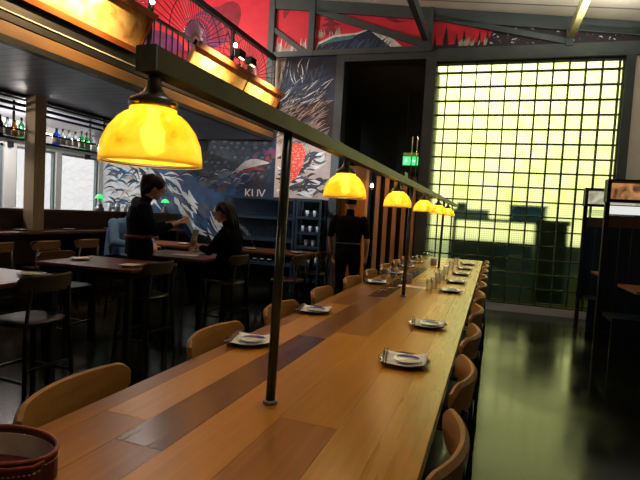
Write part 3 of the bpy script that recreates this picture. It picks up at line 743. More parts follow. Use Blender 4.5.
# posts and beam with pendants
bm_ = thing('lamp_rail', 'square steel rail carrying amber pendants over the long table', 'rail', (-.587, .71, 1.692))
MB().box(-.02, .02, 0, 7.3, 0, .042).build('rail_tube', beamm, bm_)
MB().box(-.0215, .0215, -.004, 0, -.001, .043).build('lit_end_plate', plain('lit_end_plate', (.22, .28, .30), .35, .3, .4, 30), bm_)  # end face coloured lighter than the rail for the light it catches
for y in (1.32-.7, 3.62-.7, 6.1-.7):
    p = MB(); p.tube([(-.012, y, TZ-1.692+.0015), (.0, y, -.0005)], .0145, 16)
    po = p.build('post', steel, bm_)
    MB().lathe([(.0146, 0), (.023, 0), (.023, .006), (.018, .011), (.0146, .011)], (-.012, y, TZ-1.692+.001), n=20).build('floor_flange', pewter, po)
mm_ = MB().box(-.016, .016, 2.50, 2.62, .042, .075); mm_.build('junction_box', beamm, bm_)
for x, h_ in ((-.018, .33), (.018, .33)): MB().tube([(x, 3.62-.7, .042), (x, 3.62-.7, .042+h_)], .004, 8).build('upright_rod', silver, bm_)
py = [.74, 1.96, 3.14, 4.38, 5.55, 6.75]
def pendant(y, lab):
    t = thing('pendant_lamp', lab, 'lamp', (-.594, y, 1.532), 0, 'amber pendants over the long table')
    kz = .84
    out = [(.090, 0), (.0895, .018), (.086, .045), (.076, .072), (.062, .094), (.050, .106), (.042, .110), (.041, .120), (.036, .122)]
    inn = [(.034, .118), (.040, .104), (.058, .090), (.072, .069), (.082, .043), (.0855, .018), (.086, .0)]
    out = [(a, b*kz) for a, b in out]; inn = [(a, b*kz) for a, b in inn]
    MB().ring(out+inn, n=40).build('lamp_shade', amber, t)
    MB().ring([(.0855, .001), (.0855, .006), (.0835, .006), (.0835, .001)], n=40).build('rim', plain('rim', (.02, .015, .012), .4) if 'rim' not in MATS else MATS['rim'], t)
    MB().lathe([(.037, .098), (.042, .100), (.043, .110), (.040, .116), (.030, .121), (.019, .129), (.014, .138), (.012, .150), (.012, .1595), (0, .1595)], n=28).build('gallery', pewter, t)
    for a in (PI*.9, -.1, PI*1.5): MB().tube([(math.cos(a)*.038, math.sin(a)*.038, .105), (math.cos(a)*.052, math.sin(a)*.052, .105)], .004, 8).build('screw', brass, t)
    MB().lathe([(0, .03), (.012, .033), (.022, .05), (.022, .062), (.012, .075), (.012, .10), (0, .10)], n=16).build('bulb', bright, t)
    return t
for i, y in enumerate(py):
    lab = 'amber marbled glass pendant lamp on the steel rail, ' + ORD[i]
    pendant(y, lab) if i == 0 else None
p0 = [o for o in bpy.data.objects if o.name == 'pendant_lamp'][0]
for i, y in enumerate(py[1:]): dup(p0, (-.594, y, 1.532), random.random()*3, 'amber marbled glass pendant lamp on the steel rail, ' + ORD[i+1])

# ------------------------------------------------------------------ chairs
def chair(name, wd, label, cat='chair', sz=.62, top=.94):
    t = thing(name, label, cat)
    # curved back band, arc open to +x
    half, sag, th, bh = .215, .062, .022, .118
    R = (half*half+sag*sag)/(2*sag); cx = -.02-sag+R; a0 = math.asin(half/R)
    m = MB(); vs = []; n = 22
    for i in range(n+1):
        a = -a0+2*a0*i/n; e = min(i, n-i)/n; hh = bh*(.62+.38*min(1, (e/.10)**.5)) if e < .10 else bh
        dt = .028*(1-(e/.09)**.5) if e < .09 else 0
        for rr, z in ((R, top-hh), (R+th*.4, top-hh-.0), (R+th, top-.012-dt), (R+th*.5, top-dt), (R, top-.004-dt)):
            vs.append((cx-math.cos(a)*rr, math.sin(a)*rr, z))
    fs = []
    for i in range(n):
        for q in range(5): w = (q+1) % 5; fs.append((i*5+q, i*5+w, (i+1)*5+w, (i+1)*5+q))
    fs += [(4, 3, 2, 1, 0), tuple(n*5+q for q in range(5))]
    m.add(vs, fs, 0, False); bo = m.build('backrest', wd, t)
    # seat: rounded square, slightly dished
    m = MB(); pts = []
    for q in range(28):
        a = 2*PI*q/28; c, s_ = math.cos(a), math.sin(a); k = (abs(c)**3.2+abs(s_)**3.2)**(-1/3.2); pts.append((.12+c*k*.19, s_*k*.205))
    vs = [(x, y, sz-.03) for x, y in pts]+[(x*1.0, y, sz-.006) for x, y in pts]+[((x-.12)*.93+.12, y*.93, sz) for x, y in pts]+[((x-.12)*.4+.12, y*.4, sz-.008) for x, y in pts]
    fs = [tuple(reversed(range(28)))]+[tuple(84+q for q in range(28))]
    for l in range(3):
        for q in range(28): w = (q+1) % 28; fs.append((l*28+q, l*28+w, (l+1)*28+w, (l+1)*28+q))
    m.add(vs, fs, 0, True); m.build('seat', seatd, t)
    for sy in (-1, 1):
        MB().bar((.26, sy*.15, sz-.03), (.29, sy*.185, 0), .028, .028).build('leg', legm, t)
        MB().tube([(-.09, sy*.20, 0), (-.055, sy*.175, sz-.05), (-.085+.012, sy*.155, top-bh+.02)], .0145, 8, r1=.012).build('leg', legm, t)
    MB().bar((.275, -.17, .26), (.275, .17, .26), .02, .02).build('footrest', legm, t)
    MB().bar((-.075, -.19, .30), (-.075, .19, .30), .018, .018).build('stretcher', legm, t)
    for sy in (-1, 1): MB().bar((-.07, sy*.188, .22), (.275, sy*.175, .22), .018, .018).build('stretcher', legm, t)
    return t
ch = chair('bar_chair', chairw, '')
LY = [1.09, 1.835, 2.52, 3.22, 4.0, 4.68, 5.36, 6.04, 6.72]
RY = [1.21, 1.81, 2.47, 3.13, 3.79, 4.44, 5.1, 5.76, 6.42, 7.08]
first = True
for i, y in enumerate(LY):
    lab = 'curved-back timber chair on the left side of the long table, ' + ORD[i]
    if first: ch.location = (-1.056, y, 0); ch.rotation_euler = (0, 0, .09); ch['label'] = lab; ch['group'] = 'chairs left of the long table'; first = False
    else: dup(ch, (-1.056, y, 0), random.uniform(-.03, .03), lab, 'chairs left of the long table')
for i, y in enumerate(RY):
    dup(ch, (-.122, y, 0), PI+random.uniform(-.04, .04), 'curved-back timber chair on the right side of the long table, ' + ORD[i], 'chairs right of the long table')
chd = chair('cafe_chair', chairw2, '')
for o in kids(chd):
    if o.name.startswith('backrest'):
        pass
g = 'dark chairs at the left-hand tables'
clist = [(-2.93, 2.56, PI, 'dark timber chair at the near corner table on the left edge of the room'), (-2.93, 3.77, PI, 'dark timber chair at the right end of the middle small table, before the waitress'),
         (-4.05, 3.72, 0, 'brown-backed timber chair at the left end of the middle small table'), (-4.05, 2.50, 0, 'dark timber chair at the far-left end of the near small table'),
         (-2.78, 5.02, PI, 'dark chair under the seated woman in black'), (-4.42, 5.04, 0, 'dark chair under the man in the pale blue sweater'),
         (-2.30, 6.55, PI, 'dark chair at the right end of the table by the blue shelves'), (-2.30, 5.70, PI, 'dark timber chair behind the seated woman in black')]
for i, (x, y, rz, lab) in enumerate(clist):
    if i == 0: chd.location = (x, y, 0); chd.rotation_euler = (0, 0, rz); chd['label'] = lab; chd['group'] = g
    else: dup(chd, (x, y, 0), rz, lab, g)
ys_ = [3.3, 3.95, 4.6, 5.25, 5.9, 6.55]
nm = ['furthest left', 'second from the left', 'third from the left', 'fourth from the left', 'fifth from the left', 'furthest right']
for i, y in enumerate(ys_): dup(chd, (-5.26, y, 0), PI, 'dark timber chair drawn up to the bar dining counter, ' + nm[i], 'dark chairs along the bar counter')

# small tables at left
def cafe_table(x, y, w, d, rz, lab):
    t = thing('cafe_table', lab, 'table', (x, y, 0), rz, 'small timber tables left of the long table')
    MB().box(-w/2, w/2, -d/2, d/2, TZ-.03, TZ).build('tabletop', redtable, t, bevel=.003)
    MB().box(-w/2+.03, w/2-.03, -d/2+.03, d/2-.03, TZ-.09, TZ-.031).build('apron', navyf if False else legm, t)
    for sx in (-1, 1):
        for sy in (-1, 1): MB().box(sx*(w/2-.07)-.025, sx*(w/2-.07)+.025, sy*(d/2-.07)-.025, sy*(d/2-.07)+.025, 0, TZ-.09).build('leg', legm, t)
cafe_table(-3.50, 2.48, .95, .74, .05, 'small reddish timber table nearest the left edge of the picture')
cafe_table(-3.46, 3.76, 1.02, .74, .08, 'small reddish timber table in the middle, in front of the waitress')
cafe_table(-3.50, 5.00, .98, .74, .05, 'small timber table where the man in blue and the woman in black sit')
cafe_table(-3.05, 6.55, 1.2, .74, .05, 'small timber table before the blue shelves')
cafe_table(-4.65, 6.35, .9, .7, .05, 'small timber table beyond the man in blue')

# ------------------------------------------------------------------ place settings
def setting(x, y, z, rz, where, grp='long table', glasses=False):
    c = Vector((x, y, z)); R_ = Matrix.Rotation(rz, 4, 'Z')
    m = MB().lathe([(0, .001), (.060, .001), (.075, .004), (.104, .016), (.106, .019), (.103, .019), (.074, .009), (.06, .006), (0, .006)], n=32)
    tag(m.build('charger_plate', charger, loc=c, rotz=rz), 'dark lacquer plate ' + where, 'plate', 'dark plates on the '+grp)
    # folded napkin draped over the plate
    m = MB(); n = 9; vs = []; a = .086
    for lay, dz in ((0, 0), (1, .0035)):
        for i in range(n):
            for j in range(n):
                px = -a+2*a*i/(n-1); pyy = -a+2*a*j/(n-1); rr = math.hypot(px, pyy)
                zz = .0075+max(0, rr-.07)*.32+(.001*math.sin(px*60+pyy*30))+dz; vs.append((px+pyy*.12, pyy, zz))
    fs = []
    for lay in (0, 1):
        for i in range(n-1):
            for j in range(n-1):
                q = lay*n*n+i*n+j; ff = (q, q+n, q+n+1, q+1); fs.append(ff if lay else ff[::-1])
    edge = [i*n for i in range(n)]+[(n-1)*n+j for j in range(1, n)]+[i*n+n-1 for i in range(n-2, -1, -1)]+[j for j in range(n-2, 0, -1)]
    for k in range(len(edge)): a_, b_2 = edge[k], edge[(k+1) % len(edge)]; fs.append((a_, b_2, b_2+n*n, a_+n*n))
    m.add(vs, fs, 0, True)
    tag(m.build('napkin', linen, loc=c, rotz=rz+.15), 'folded white napkin ' + where, 'napkin', 'napkins on the '+grp)
    b = thing('small_dish', 'white dish with blue arc ' + where, 'dish', c+(R_ @ Vector((.012, -.004, .0135))), rz, 'small dishes on the '+grp)
    MB().lathe([(0, 0), (.03, 0), (.042, .003), (.056, .008), (.058, .0095), (.054, .009), (.04, .005), (0, .0045)], n=28, sx=1.0).build('dish_body', china, b)
    m = MB(); vs = []; k = 16
    for i in range(k+1):
        t = PI*.16+PI*.72*i/k; wv = .0125*math.sin(PI*min(1, i/k*1.1+.05))+.001
        for q, rr in enumerate((.047-wv, .049+wv*.6)):
            zz = .0100 if q else .0092; vs.append((math.cos(t)*rr, math.sin(t)*rr, zz+.0008))
    m.add(vs, [(2*i, 2*i+1, 2*i+3, 2*i+2) for i in range(k)], 0)
    m.add([(vx, vy, vz-.002) for vx, vy, vz in vs], [(2*i, 2*i+2, 2*i+3, 2*i+1) for i in range(k)], 0); m.build('blue_arc', cobalt, b)
    s_ = thing('chopsticks', 'dark chopsticks ' + where, 'chopsticks', c+(R_ @ Vector((-.078, 0, .024))), rz+.15, 'chopsticks on the '+grp)
    for dx in (-.005, .005): MB().bar((dx, -.11, .0), (dx, .10, .001), .006, .006).build('stick', darkwood, s_)
    MB().bar((0, .045, -.0065), (0, .085, -.0065), .022, .005).build('rest', silver, s_)
near = ['nearest', 'second nearest', 'third nearest', 'fourth nearest', 'fifth nearest', 'sixth nearest', 'seventh nearest', 'furthest']
near = [n+' the camera' if i != 7 else 'furthest' for i, n in enumerate(near)]
for i, y in enumerate([1.95, 2.70, 4.14, 4.79, 5.56, 6.25, 6.96]): setting(-.30, y, TZ, random.uniform(-.06, .06), 'at the long table\'s right side, ' + near[i], 'right side of the long table')
for i, y in enumerate([1.90, 2.70, 4.20, 5.05, 5.85, 6.6]): setting(-.965 if i < 2 else -.94, y, TZ, random.uniform(-.06, .06)+.1, 'at the long table\'s left side, ' + near[i], 'left side of the long table')
# simpler white plates on the other tables
def far_plate(x, y, z, lab):
    t = thing('side_plate', lab, 'plate', (x, y, z), random.random(), 'set plates in the left-hand room')
    MB().lathe([(0, .001), (.06, .001), (.1, .014), (.102, .017), (.06, .006), (0, .005)], n=20).build('plate_body', charger, t)
    MB().box(-.07, .07, -.07, .07, .0165, .022).build('napkin_fold', linen, t)
far_plate(-3.20, 2.70, TZ, 'plate with white napkin on the small table nearest the left edge'); far_plate(-3.78, 3.72, TZ, 'plate with white napkin at the left end of the middle small table')
far_plate(-3.10, 3.62, TZ, 'plate with white napkin at the right end of the middle small table')
far_plate(-2.62, 6.45, TZ, 'plate with white napkin at the right of the table before the blue shelves'); far_plate(-3.35, 6.45, TZ, 'plate with white napkin at the left of the table before the blue shelves')
far_plate(-4.42, 6.3, TZ, 'plate with white napkin on the small table beyond the man in blue')
for y, lab in ((4.12, 'at the far left'), (4.72, 'left of the timber post foot'), (5.48, 'right of the timber post foot'), (6.25, 'next to the man in blue')):
    far_plate(-5.80, y, 1.02, 'plate with white napkin on the bar dining counter, '+lab)

# glasses, mugs and menus on the long table
def wine(x, y, lab):
    o = thing('wine_glass', lab, 'glass', (x, y, TZ), 0, 'wine glasses on the long table')
    MB().lathe([(0, .001), (.033, .001), (.033, .003), (.005, .006), (.0035, .01), (.0035, .075), (.006, .080), (.024, .092), (.036, .115), (.038, .14), (.032, .175), (.031, .175), (.0365, .14), (.0345, .116), (.023, .094), (0, .084)], n=20).build('glass_body', clear, o)
for i, (x, y) in enumerate([(-.80, 3.86), (-.76, 4.02), (-.80, 4.66), (-.77, 4.82), (-.80, 5.45), (-.78, 5.62), (-.78, 6.25), (-.79, 6.9)]):
    wine(x, y, ['clear wine glass on the left side of the long table, ' + near[i]][0])
def tumbler(x, y, lab):
    tag(MB().lathe([(0, .001), (.026, .001), (.032, .10), (.0305, .10), (.0245, .006), (0, .006)], n=18).build('tumbler', clear, loc=(x, y, TZ)), lab, 'glass', 'tumblers on the long table')
for i, (x, y) in enumerate([(-.46, 4.05), (-.44, 4.22), (-.45, 4.62), (-.44, 4.9), (-.45, 5.4), (-.45, 6.1), (-.44, 6.8)]): tumbler(x, y, 'straight clear tumbler towards the right side of the long table, ' + near[i])
for i, (x, y) in enumerate([(-.70, 4.45), (-.70, 6.45)]):
    t = thing('ceramic_mug', ['mauve ceramic pot just beyond the second post on the long table', 'mauve ceramic pot near the far end of the long table'][i], 'pot', (x, y, TZ), 0, 'mauve pots on the long table')
    MB().lathe([(0, .0), (.036, .0), (.040, .01), (.040, .085), (.037, .088), (.036, .02), (0, .015)], n=24).build('pot_body', mauve, t)
    MB().ring([(.0402, .082), (.0415, .084), (.0402, .0865)], n=24).build('lip', plain('lip%d' % i, (.4, .38, .45), .3), t)
for i, (x0, x1, y0, y1) in enumerate([(-.74, -.49, 4.16, 4.26), (-.66, -.46, 4.78, 4.86), (-.66, -.44, 5.35, 5.45), (-.66, -.44, 6.2, 6.3), (-.66, -.46, 6.7, 6.8)]):
    cxm, cym = (x0+x1)/2, (y0+y1)/2
    tag(MB().box(x0-cxm, x1-cxm, y0-cym, y1-cym, .0005, .003).build('menu_card', paper, loc=(cxm, cym, TZ)), 'white menu card lying across the middle of the long table, ' + near[i], 'menu', 'menu cards on the long table')

# leather pouch at the near left corner
t = thing('leather_pouch', 'maroon leather open pouch with cream stitching and grey lining', 'bag', (-.943, .735, TZ), .15)
def oval(n=48, a=.125, b=.062, fold=0): return [(math.cos(2*PI*q/n)*a, math.sin(2*PI*q/n)*b) for q in range(n)]
def wallstrip(m, ring, z0, z1f, th, mi):
    n = len(ring); vs = []
    for i, (x, y) in enumerate(ring):
        l = math.hypot(x, y); k = (l-th)/l; z1 = z1f(x, y)
        vs += [(x, y, z0), (x, y, z1), (x*k, y*k, z1), (x*k, y*k, z0)]
    fs = []
    for i in range(n):
        j = (i+1) % n
        for q in range(4): w = (q+1) % 4; fs.append((i*4+q, i*4+w, j*4+w, j*4+q))
    m.add(vs, fs, mi, False)
ztp = lambda x, y: .058+.009*(y/.062)
m = MB(); wallstrip(m, oval(), .001, ztp, .005, 0); m.build('outer_wall', leather, t)
m = MB(); wallstrip(m, [(x*.955, y*.91) for x, y in oval()], .002, lambda x, y: ztp(x, y)-.012, .002, 0); m.build('lining', lining, t)
MB().tube([(x*.985, y*.97, ztp(x, y)) for x, y in oval()], .0045, 8, closed=True).build('rolled_edge', leather_edge, t)
fl = [(.10-.0, -.012), (.118, -.022), (.112, -.040), (.07, -.060), (.0, -.071), (-.08, -.068)]
m = MB(); vs = []
for x, y in fl: vs += [(x, y, .002), (x, y, ztp(x, y)-.008), (x*.985, y-.004, ztp(x, y)-.008), (x*.985, y-.004, .002)]
fs = []
for i in range(len(fl)-1):
    for q in range(4): w = (q+1) % 4; fs.append((i*4+q, i*4+w, (i+1)*4+w, (i+1)*4+q))
fs += [(3, 2, 1, 0), tuple(4*(len(fl)-1)+q for q in range(4))]
m.add(vs, fs, 0); m.build('front_flap', leather, t)
MB().tube([(x, y-.001, ztp(x, y)-.006) for x, y in fl], .004, 8).build('flap_edge', leather_edge, t)
m = MB()
for q in range(60):
    a = 2*PI*q/60; x, y = math.cos(a)*.1257, math.sin(a)*.0628
    tx, ty = -math.sin(a)*.125, math.cos(a)*.062; l = math.hypot(tx, ty)
    m.bar((x, y, ztp(x, y)-.014), (x+tx/l*.0042, y+ty/l*.0042, ztp(x, y)-.014), .0012, .0012)
for i in range(len(fl)-1):
    a, b = Vector(fl[i]), Vector(fl[i+1]); k = int((b-a).length/.008)
    for q in range(k):
        p = a+(b-a)*(q+.2)/k; e = a+(b-a)*(q+.7)/k; m.bar((p.x, p.y-.0055, ztp(*p)-.020), (e.x, e.y-.0055, ztp(*e)-.020), .0014, .0014)
m.build('stitching', thread, t)
MB().prism([(x*.94, y*.92) for x, y in oval()], .001, .004).build('pouch_base', leather, t)

# ------------------------------------------------------------------ shelves under the mural
shb = plain('shelf_blue', (.010, .026, .045), .5, .1, .2, 6); mesh_b = plain('mesh_blue', (.018, .055, .11), .5, .3, .2, 6)
def shelf_unit(s0_, s1_, boards, label, items):
    t = thing('shelf_unit', label, 'shelf', W((s0_+s1_)/2, -.22, 0), PHI, 'blue metal shelf units'); w = (s1_-s0_)/2
    for sx in (-1, 1):
        for yy in (-.15, .15): MB().box(sx*w-.02, sx*w+.02, yy-.015, yy+.015, 0, 1.72).build('upright', shb, t)
    for z in boards: MB().box(-w+.02, w-.02, -.165, .15, z-.05, z).build('shelf_board', shb, t)
    m = MB()
    x = -w+.05
    while x < w-.03: m.box(x-.004, x+.004, .136, .142, boards[-1], 1.70); x += .055
    z = boards[-1]+.03
    while z < 1.70: m.box(-w+.03, w-.03, .130, .136, z-.004, z+.004); z += .055
    m.build('mesh_back', mesh_b, t)
    return t
shelf_unit(-3.96, -2.56, (1.72, 1.36, .95, .5), 'wide blue metal shelf unit with mesh back under the mural', 0)
shelf_unit(-2.50, -2.06, (1.72, 1.40, 1.12, .86, .55, .25), 'narrow blue shelf unit of glasses right of the wide one', 0)
for k, zz in enumerate((1.40, 1.12, .86, .55)):
    for q in range(5):
        tag(MB().lathe([(0, 0), (.026, 0), (.03, .11), (.027, .11), (.023, .006), (0, .006)], n=12).build('tumbler', china if (k+q) % 2 else clear, loc=W(-2.42+q*.07, -.24, zz+.001)),
            'stored tumbler on the %s shelf of the narrow blue unit' % ['top', 'second', 'third', 'fourth'][k], 'glass', 'tumblers on the %s shelf of the narrow blue unit' % ['top', 'second', 'third', 'fourth'][k])
for q, s_ in enumerate((-3.35, -3.2, -3.05)):
    dup(protos['dark'], W(s_, -.25, .501), 0, ['dark bottle with white label low in the wide blue shelves, left of three', 'dark bottle with white label low in the wide blue shelves, middle of three', 'dark bottle with white label low in the wide blue shelves, right of three'][q], 'bottles low in the blue shelves')

# ------------------------------------------------------------------ things in the corridor
t = thing('door_leaf', 'orange-lit timber door in the corridor behind the waiter', 'door', W(-1.55, .75, 0), PHI)
MB().box(-.42, .12, 0, .05, 0, 2.45).build('door_panel', orange_t, t); MB().box(.12, .17, -.01, .06, 0, 2.5).build('frame_post', legm, t)
t = thing('slatted_screen', 'dark timber slatted screen standing in the corridor opening', 'screen', W(-.95, .55, 0), PHI)
for i in range(5): MB().box(-.30+i*.17, -.22+i*.17, 0, .05, .0, 2.25).build('slat', slat_t, t)
MB().box(-.34, .56, -.02, .06, 2.25, 2.34).build('top_bar', legm, t)
MB().box(-.34, .56, .10, .13, 0, 2.25).build('backing_panel', blackm, t)
t = thing('wall_sconce', 'tiny warm wall light glowing beside the corridor door', 'lamp', W(-1.36, .70, 2.04), PHI)
MB().box(-.02, .02, .0, .05, -.05, 0).build('bracket', brass, t); MB().ell((0, -.0, .03), .03, .03, .035).build('bulb', bright, t)
t = thing('exit_sign', 'green illuminated running-man exit sign hung in the corridor', 'sign', W(-.62, .45, 2.46), PHI)
MB().box(-.14, .14, 0, .04, 0, .16).build('sign_box', exitm, t)
m = MB()
y = -.003
m.ell((-.075, y, .125), .012, .002, .012); m.bar((-.075, y, .11), (-.085, y, .07), .004, .02, 0, (1, 0, 0)); m.bar((-.085, y, .07), (-.055, y, .05), .004, .012, 0, (1, 0, 0)); m.bar((-.085, y, .07), (-.115, y, .03), .004, .012, 0, (1, 0, 0)); m.bar((-.075, y, .10), (-.045, y, .09), .004, .01, 0, (1, 0, 0)); m.bar((-.078, y, .10), (-.11, y, .09), .004, .01, 0, (1, 0, 0))
m.box(.0, .06, -.004, -.001, .07, .085); m.add([(.055, y, .05), (.095, y, .0775), (.055, y, .105)], [(0, 1, 2)])
m.build('pictogram', exitw, t)
MB().box(-.14, .14, -.01, .05, .18, .23).build('mounting_bar', plain('green_lit_bar', (.5, .7, .2), .5), t)  # green of the bar is the sign's glow put into its colour
for x in (-.1, .1): MB().box(x-.005, x+.005, .015, .025, .2, 1.35).build('hanger', blackm, t)

# ------------------------------------------------------------------ booths at right
booth_d = plain('booth_panel', (.006, .014, .028), .5, 0, .4, 6, spec=.2)
art = emis('booth_art', (.80, .78, .66), .75, (.35, .30, .15), 5); art2 = emis('booth_art_amber', (.75, .33, .12), .7, (.10, .04, .02), 6)
whites = emis('booth_strip', (.85, .88, .85), .9)
def booth(x, y, w, top_mat, label):
    t = thing('booth_partition', label, 'booth', (x, y, 0), .03, 'dark booth partitions on the right')
    for dx in (.02, w-.02):
        MB().box(dx-.025, dx+.025, -.03, .03, 0, 1.92).build('post', blackm, t)
    m = MB(); xx = .05
    while xx < w-.06: m.box(xx, min(w-.05, xx+.125), -.012, .012, .40, 1.50); xx += .13
    m.build('slat_panel', booth_d, t)
    MB().box(.045, w-.045, -.022, .022, 1.50, 1.64).build('rail_board', bar_t, t)
    MB().box(.045, w-.045, -.012, .0, 1.66, 1.76).build('light_strip', whites if top_mat is art2 else panem, t)
    # slanted header box with lit picture
    h = MB(); h.box(-.02, w+.02, -.14, .02, 1.80, 1.83); h.box(-.02, w+.02, -.14, .02, 2.04, 2.07); h.box(-.02, .02, -.14, .02, 1.83, 2.04); h.box(w-.02, w+.02, -.14, .02, 1.83, 2.04); h.box(.02, w-.02, 0, .02, 1.83, 2.04)
    h.build('header_box', blackm, t)
    MB().box(.02, w-.02, -.06, -.05, 1.84, 2.03).build('lit_picture', top_mat, t)
    MB().box(.06, w-.05, -.5, -.04, .42, .47).build('bench_seat', booth_d, t)
    MB().box(.06, w-.05, -.5, -.46, 0, .42).build('bench_front', booth_d, t)
    return t
booth(1.26, 8.30, 1.15, art, 'dark booth partition with white lit header, close to the glass blocks')
booth(1.26, 6.80, 1.15, art2, 'dark booth partition with amber lit header, nearer the camera at right')
def booth_table(y, lab):
    t = thing('booth_table', lab, 'table', (1.86, y, 0), .03, 'timber booth tables')
    MB().box(-.52, .52, -.34, .34, .85, .88).build('tabletop', redtable, t); MB().box(-.03, .03, -.03, .03, .02, .85).build('leg', legm, t); MB().box(-.25, .25, -.15, .15, 0, .02).build('foot', silver, t)
booth_table(7.42, 'small timber table between the two booth partitions'); booth_table(5.85, 'small timber table before the nearer booth partition')

# ------------------------------------------------------------------ people
def build_body(prims, mats, name, parent, voxel=.0085):
    m = MB()
    for p in prims:
        k = p[0]
        if k == 'cap':
            _, a, b, ra, rb, mi = p; a = Vector(a); b = Vector(b); n = 8
            m.ell(a, ra, ra, ra, n=16); m.ell(b, rb, rb, rb, n=16); m.tube([a, b], ra, 16, r1=rb)
        elif k == 'ell': _, c, rx, ry, rz, Mr, mi = p; m.ell(c, rx, ry, rz, n=20, M=Mr)
        elif k == 'loft':
            _, rings, mi = p; n = 20; vs = []
            for c, sd, fr in rings:
                c = Vector(c); sd = Vector(sd); fr = Vector(fr)
                for q in range(n): t = 2*PI*q/n; cc, ss = math.cos(t), math.sin(t); k2 = (abs(cc)**2.4+abs(ss)**2.4)**(-1/2.4); vs.append(c+sd*cc*k2+fr*ss*k2)
            fs = [tuple(reversed(range(n))), tuple((len(rings)-1)*n+q for q in range(n))]
            for i in range(len(rings)-1):
                for q in range(n): w = (q+1) % n; fs.append((i*n+q, i*n+w, (i+1)*n+w, (i+1)*n+q))
            m.add(vs, fs, 0, True)
    tmp = m.build('tmp_body', mats)
    md = tmp.modifiers.new('r', 'REMESH'); md.mode = 'VOXEL'; md.voxel_size = voxel
    md2 = tmp.modifiers.new('s', 'SMOOTH'); md2.factor = .5; md2.iterations = 3
    bpy.context.view_layer.update()
    me = bpy.data.meshes.new_from_object(tmp.evaluated_get(bpy.context.evaluated_depsgraph_get())); bpy.data.objects.remove(tmp)
    me.materials.clear()
    for q in mats: me.materials.append(q)
    def dseg(p, a, b):
        ab = b-a; t = max(0, min(1, (p-a).dot(ab)/max(1e-9, ab.length_squared))); return t, (p-(a+ab*t)).length
    Q = []
    for p in prims:
        if p[0] == 'cap': Q.append((Vector(p[1]), Vector(p[2]), p[3], p[4], p[5]))
        elif p[0] == 'ell': Q.append((Vector(p[1]), Vector(p[1]), (p[2]+p[3]+p[4])/3, 0, p[6]))
        else:
            rg = p[1]
            for i in range(len(rg)-1):
                r0 = (Vector(rg[i][1]).length+Vector(rg[i][2]).length)/2; r1_ = (Vector(rg[i+1][1]).length+Vector(rg[i+1][2]).length)/2
                Q.append((Vector(rg[i][0]), Vector(rg[i+1][0]), r0, r1_, p[2]))
    for pl in me.polygons:
        c = pl.center; best = 9; bi = 0
        for a, b, ra, rb, mi in Q:
            t, d = dseg(c, a, b); rr = ra+(rb-ra)*t if b != a else ra; d -= rr
            if d < best: best = d; bi = mi
        pl.material_index = bi; pl.use_smooth = True
    o = bpy.data.objects.new(name, me); COL.objects.link(o); o.parent = parent
    return o
def hand(wrist, direction, palm_n, mi, curl=.5, s=1, thumb_side=1):
    d = Vector(direction).normalized(); n = Vector(palm_n); n = (n-d*n.dot(d)).normalized(); sd = d.cross(n)*thumb_side
    w = Vector(wrist); pr_ = []
    for k in (-1, -.33, .33, 1): pr_.append(('cap', w+d*.015+sd*k*.014, w+d*.085*s+sd*k*.028, .014, .012, mi))
    for k, L in ((-1, .055), (-.33, .068), (.33, .074), (1, .066)):
        b = w+d*.085*s+sd*k*.029; m1 = b+(d*math.cos(curl*.6)+n*math.sin(curl*.6))*L*.5; e = m1+(d*math.cos(curl*1.6)+n*math.sin(curl*1.6))*L*.5
        pr_ += [('cap', b, m1, .0098, .009, mi), ('cap', m1, e, .009, .0075, mi)]
    b = w+d*.03+sd*.028; m1 = b+(d*.6+sd*.8)*.04; e = m1+(d*.9+sd*.3+n*.3).normalized()*.035
    pr_ += [('cap', b, m1, .013, .0105, mi), ('cap', m1, e, .0105, .009, mi)]
    return pr_
def head(c, face, up, mi, scale=1):
    fw = Vector(face).normalized(); up = Vector(up); up = (up-fw*up.dot(fw)).normalized(); sd = fw.cross(up)
    Mr = Matrix((sd, fw, up)).transposed()
    c = Vector(c); T = lambda x, y, z: c+sd*x*scale+fw*y*scale+up*z*scale
    pr_ = [('ell', T(0, -.008, .018), .074*scale, .092*scale, .098*scale, Mr, mi), ('ell', T(0, .022, -.05), .056*scale, .064*scale, .068*scale, Mr, mi),
           ('cap', T(0, .088, .005), T(0, .104, -.022), .009, .013, mi), ('ell', T(0, .078, -.062), .024, .014, .009, Mr, mi), ('ell', T(0, .070, -.092), .024, .018, .018, Mr, mi),
           ('ell', T(0, .078, .028), .05, .014, .010, Mr, mi)]
    for s_ in (-1, 1): pr_.append(('ell', T(s_*.074, -.01, -.01), .009, .018, .030, Mr, mi))
    return pr_, T, Mr
def eyes(T, parent):
    m = MB()
    for s_ in (-1, 1): m.ell(T(s_*.031, .083, .005), .011, .011, .009, n=10)
    m.build('eyes', [china], parent)
    m = MB()
    for s_ in (-1, 1): m.ell(T(s_*.031, .0925, .005), .0045, .004, .0045, n=8)
    m.build('pupils', [blackm], parent)
    m = MB()
    for s_ in (-1, 1): m.tube([T(s_*.015, .094, .027), T(s_*.032, .096, .032), T(s_*.048, .088, .027)], .0035, 6)
    m.build('eyebrows', [hairm], parent)
    m = MB(); m.ell(T(0, .088, -.062), .020, .007, .006, n=10); m.build('lips', [plain('lips' if 'lips' not in MATS else 'lips_', (.45, .15, .14), .5)], parent)

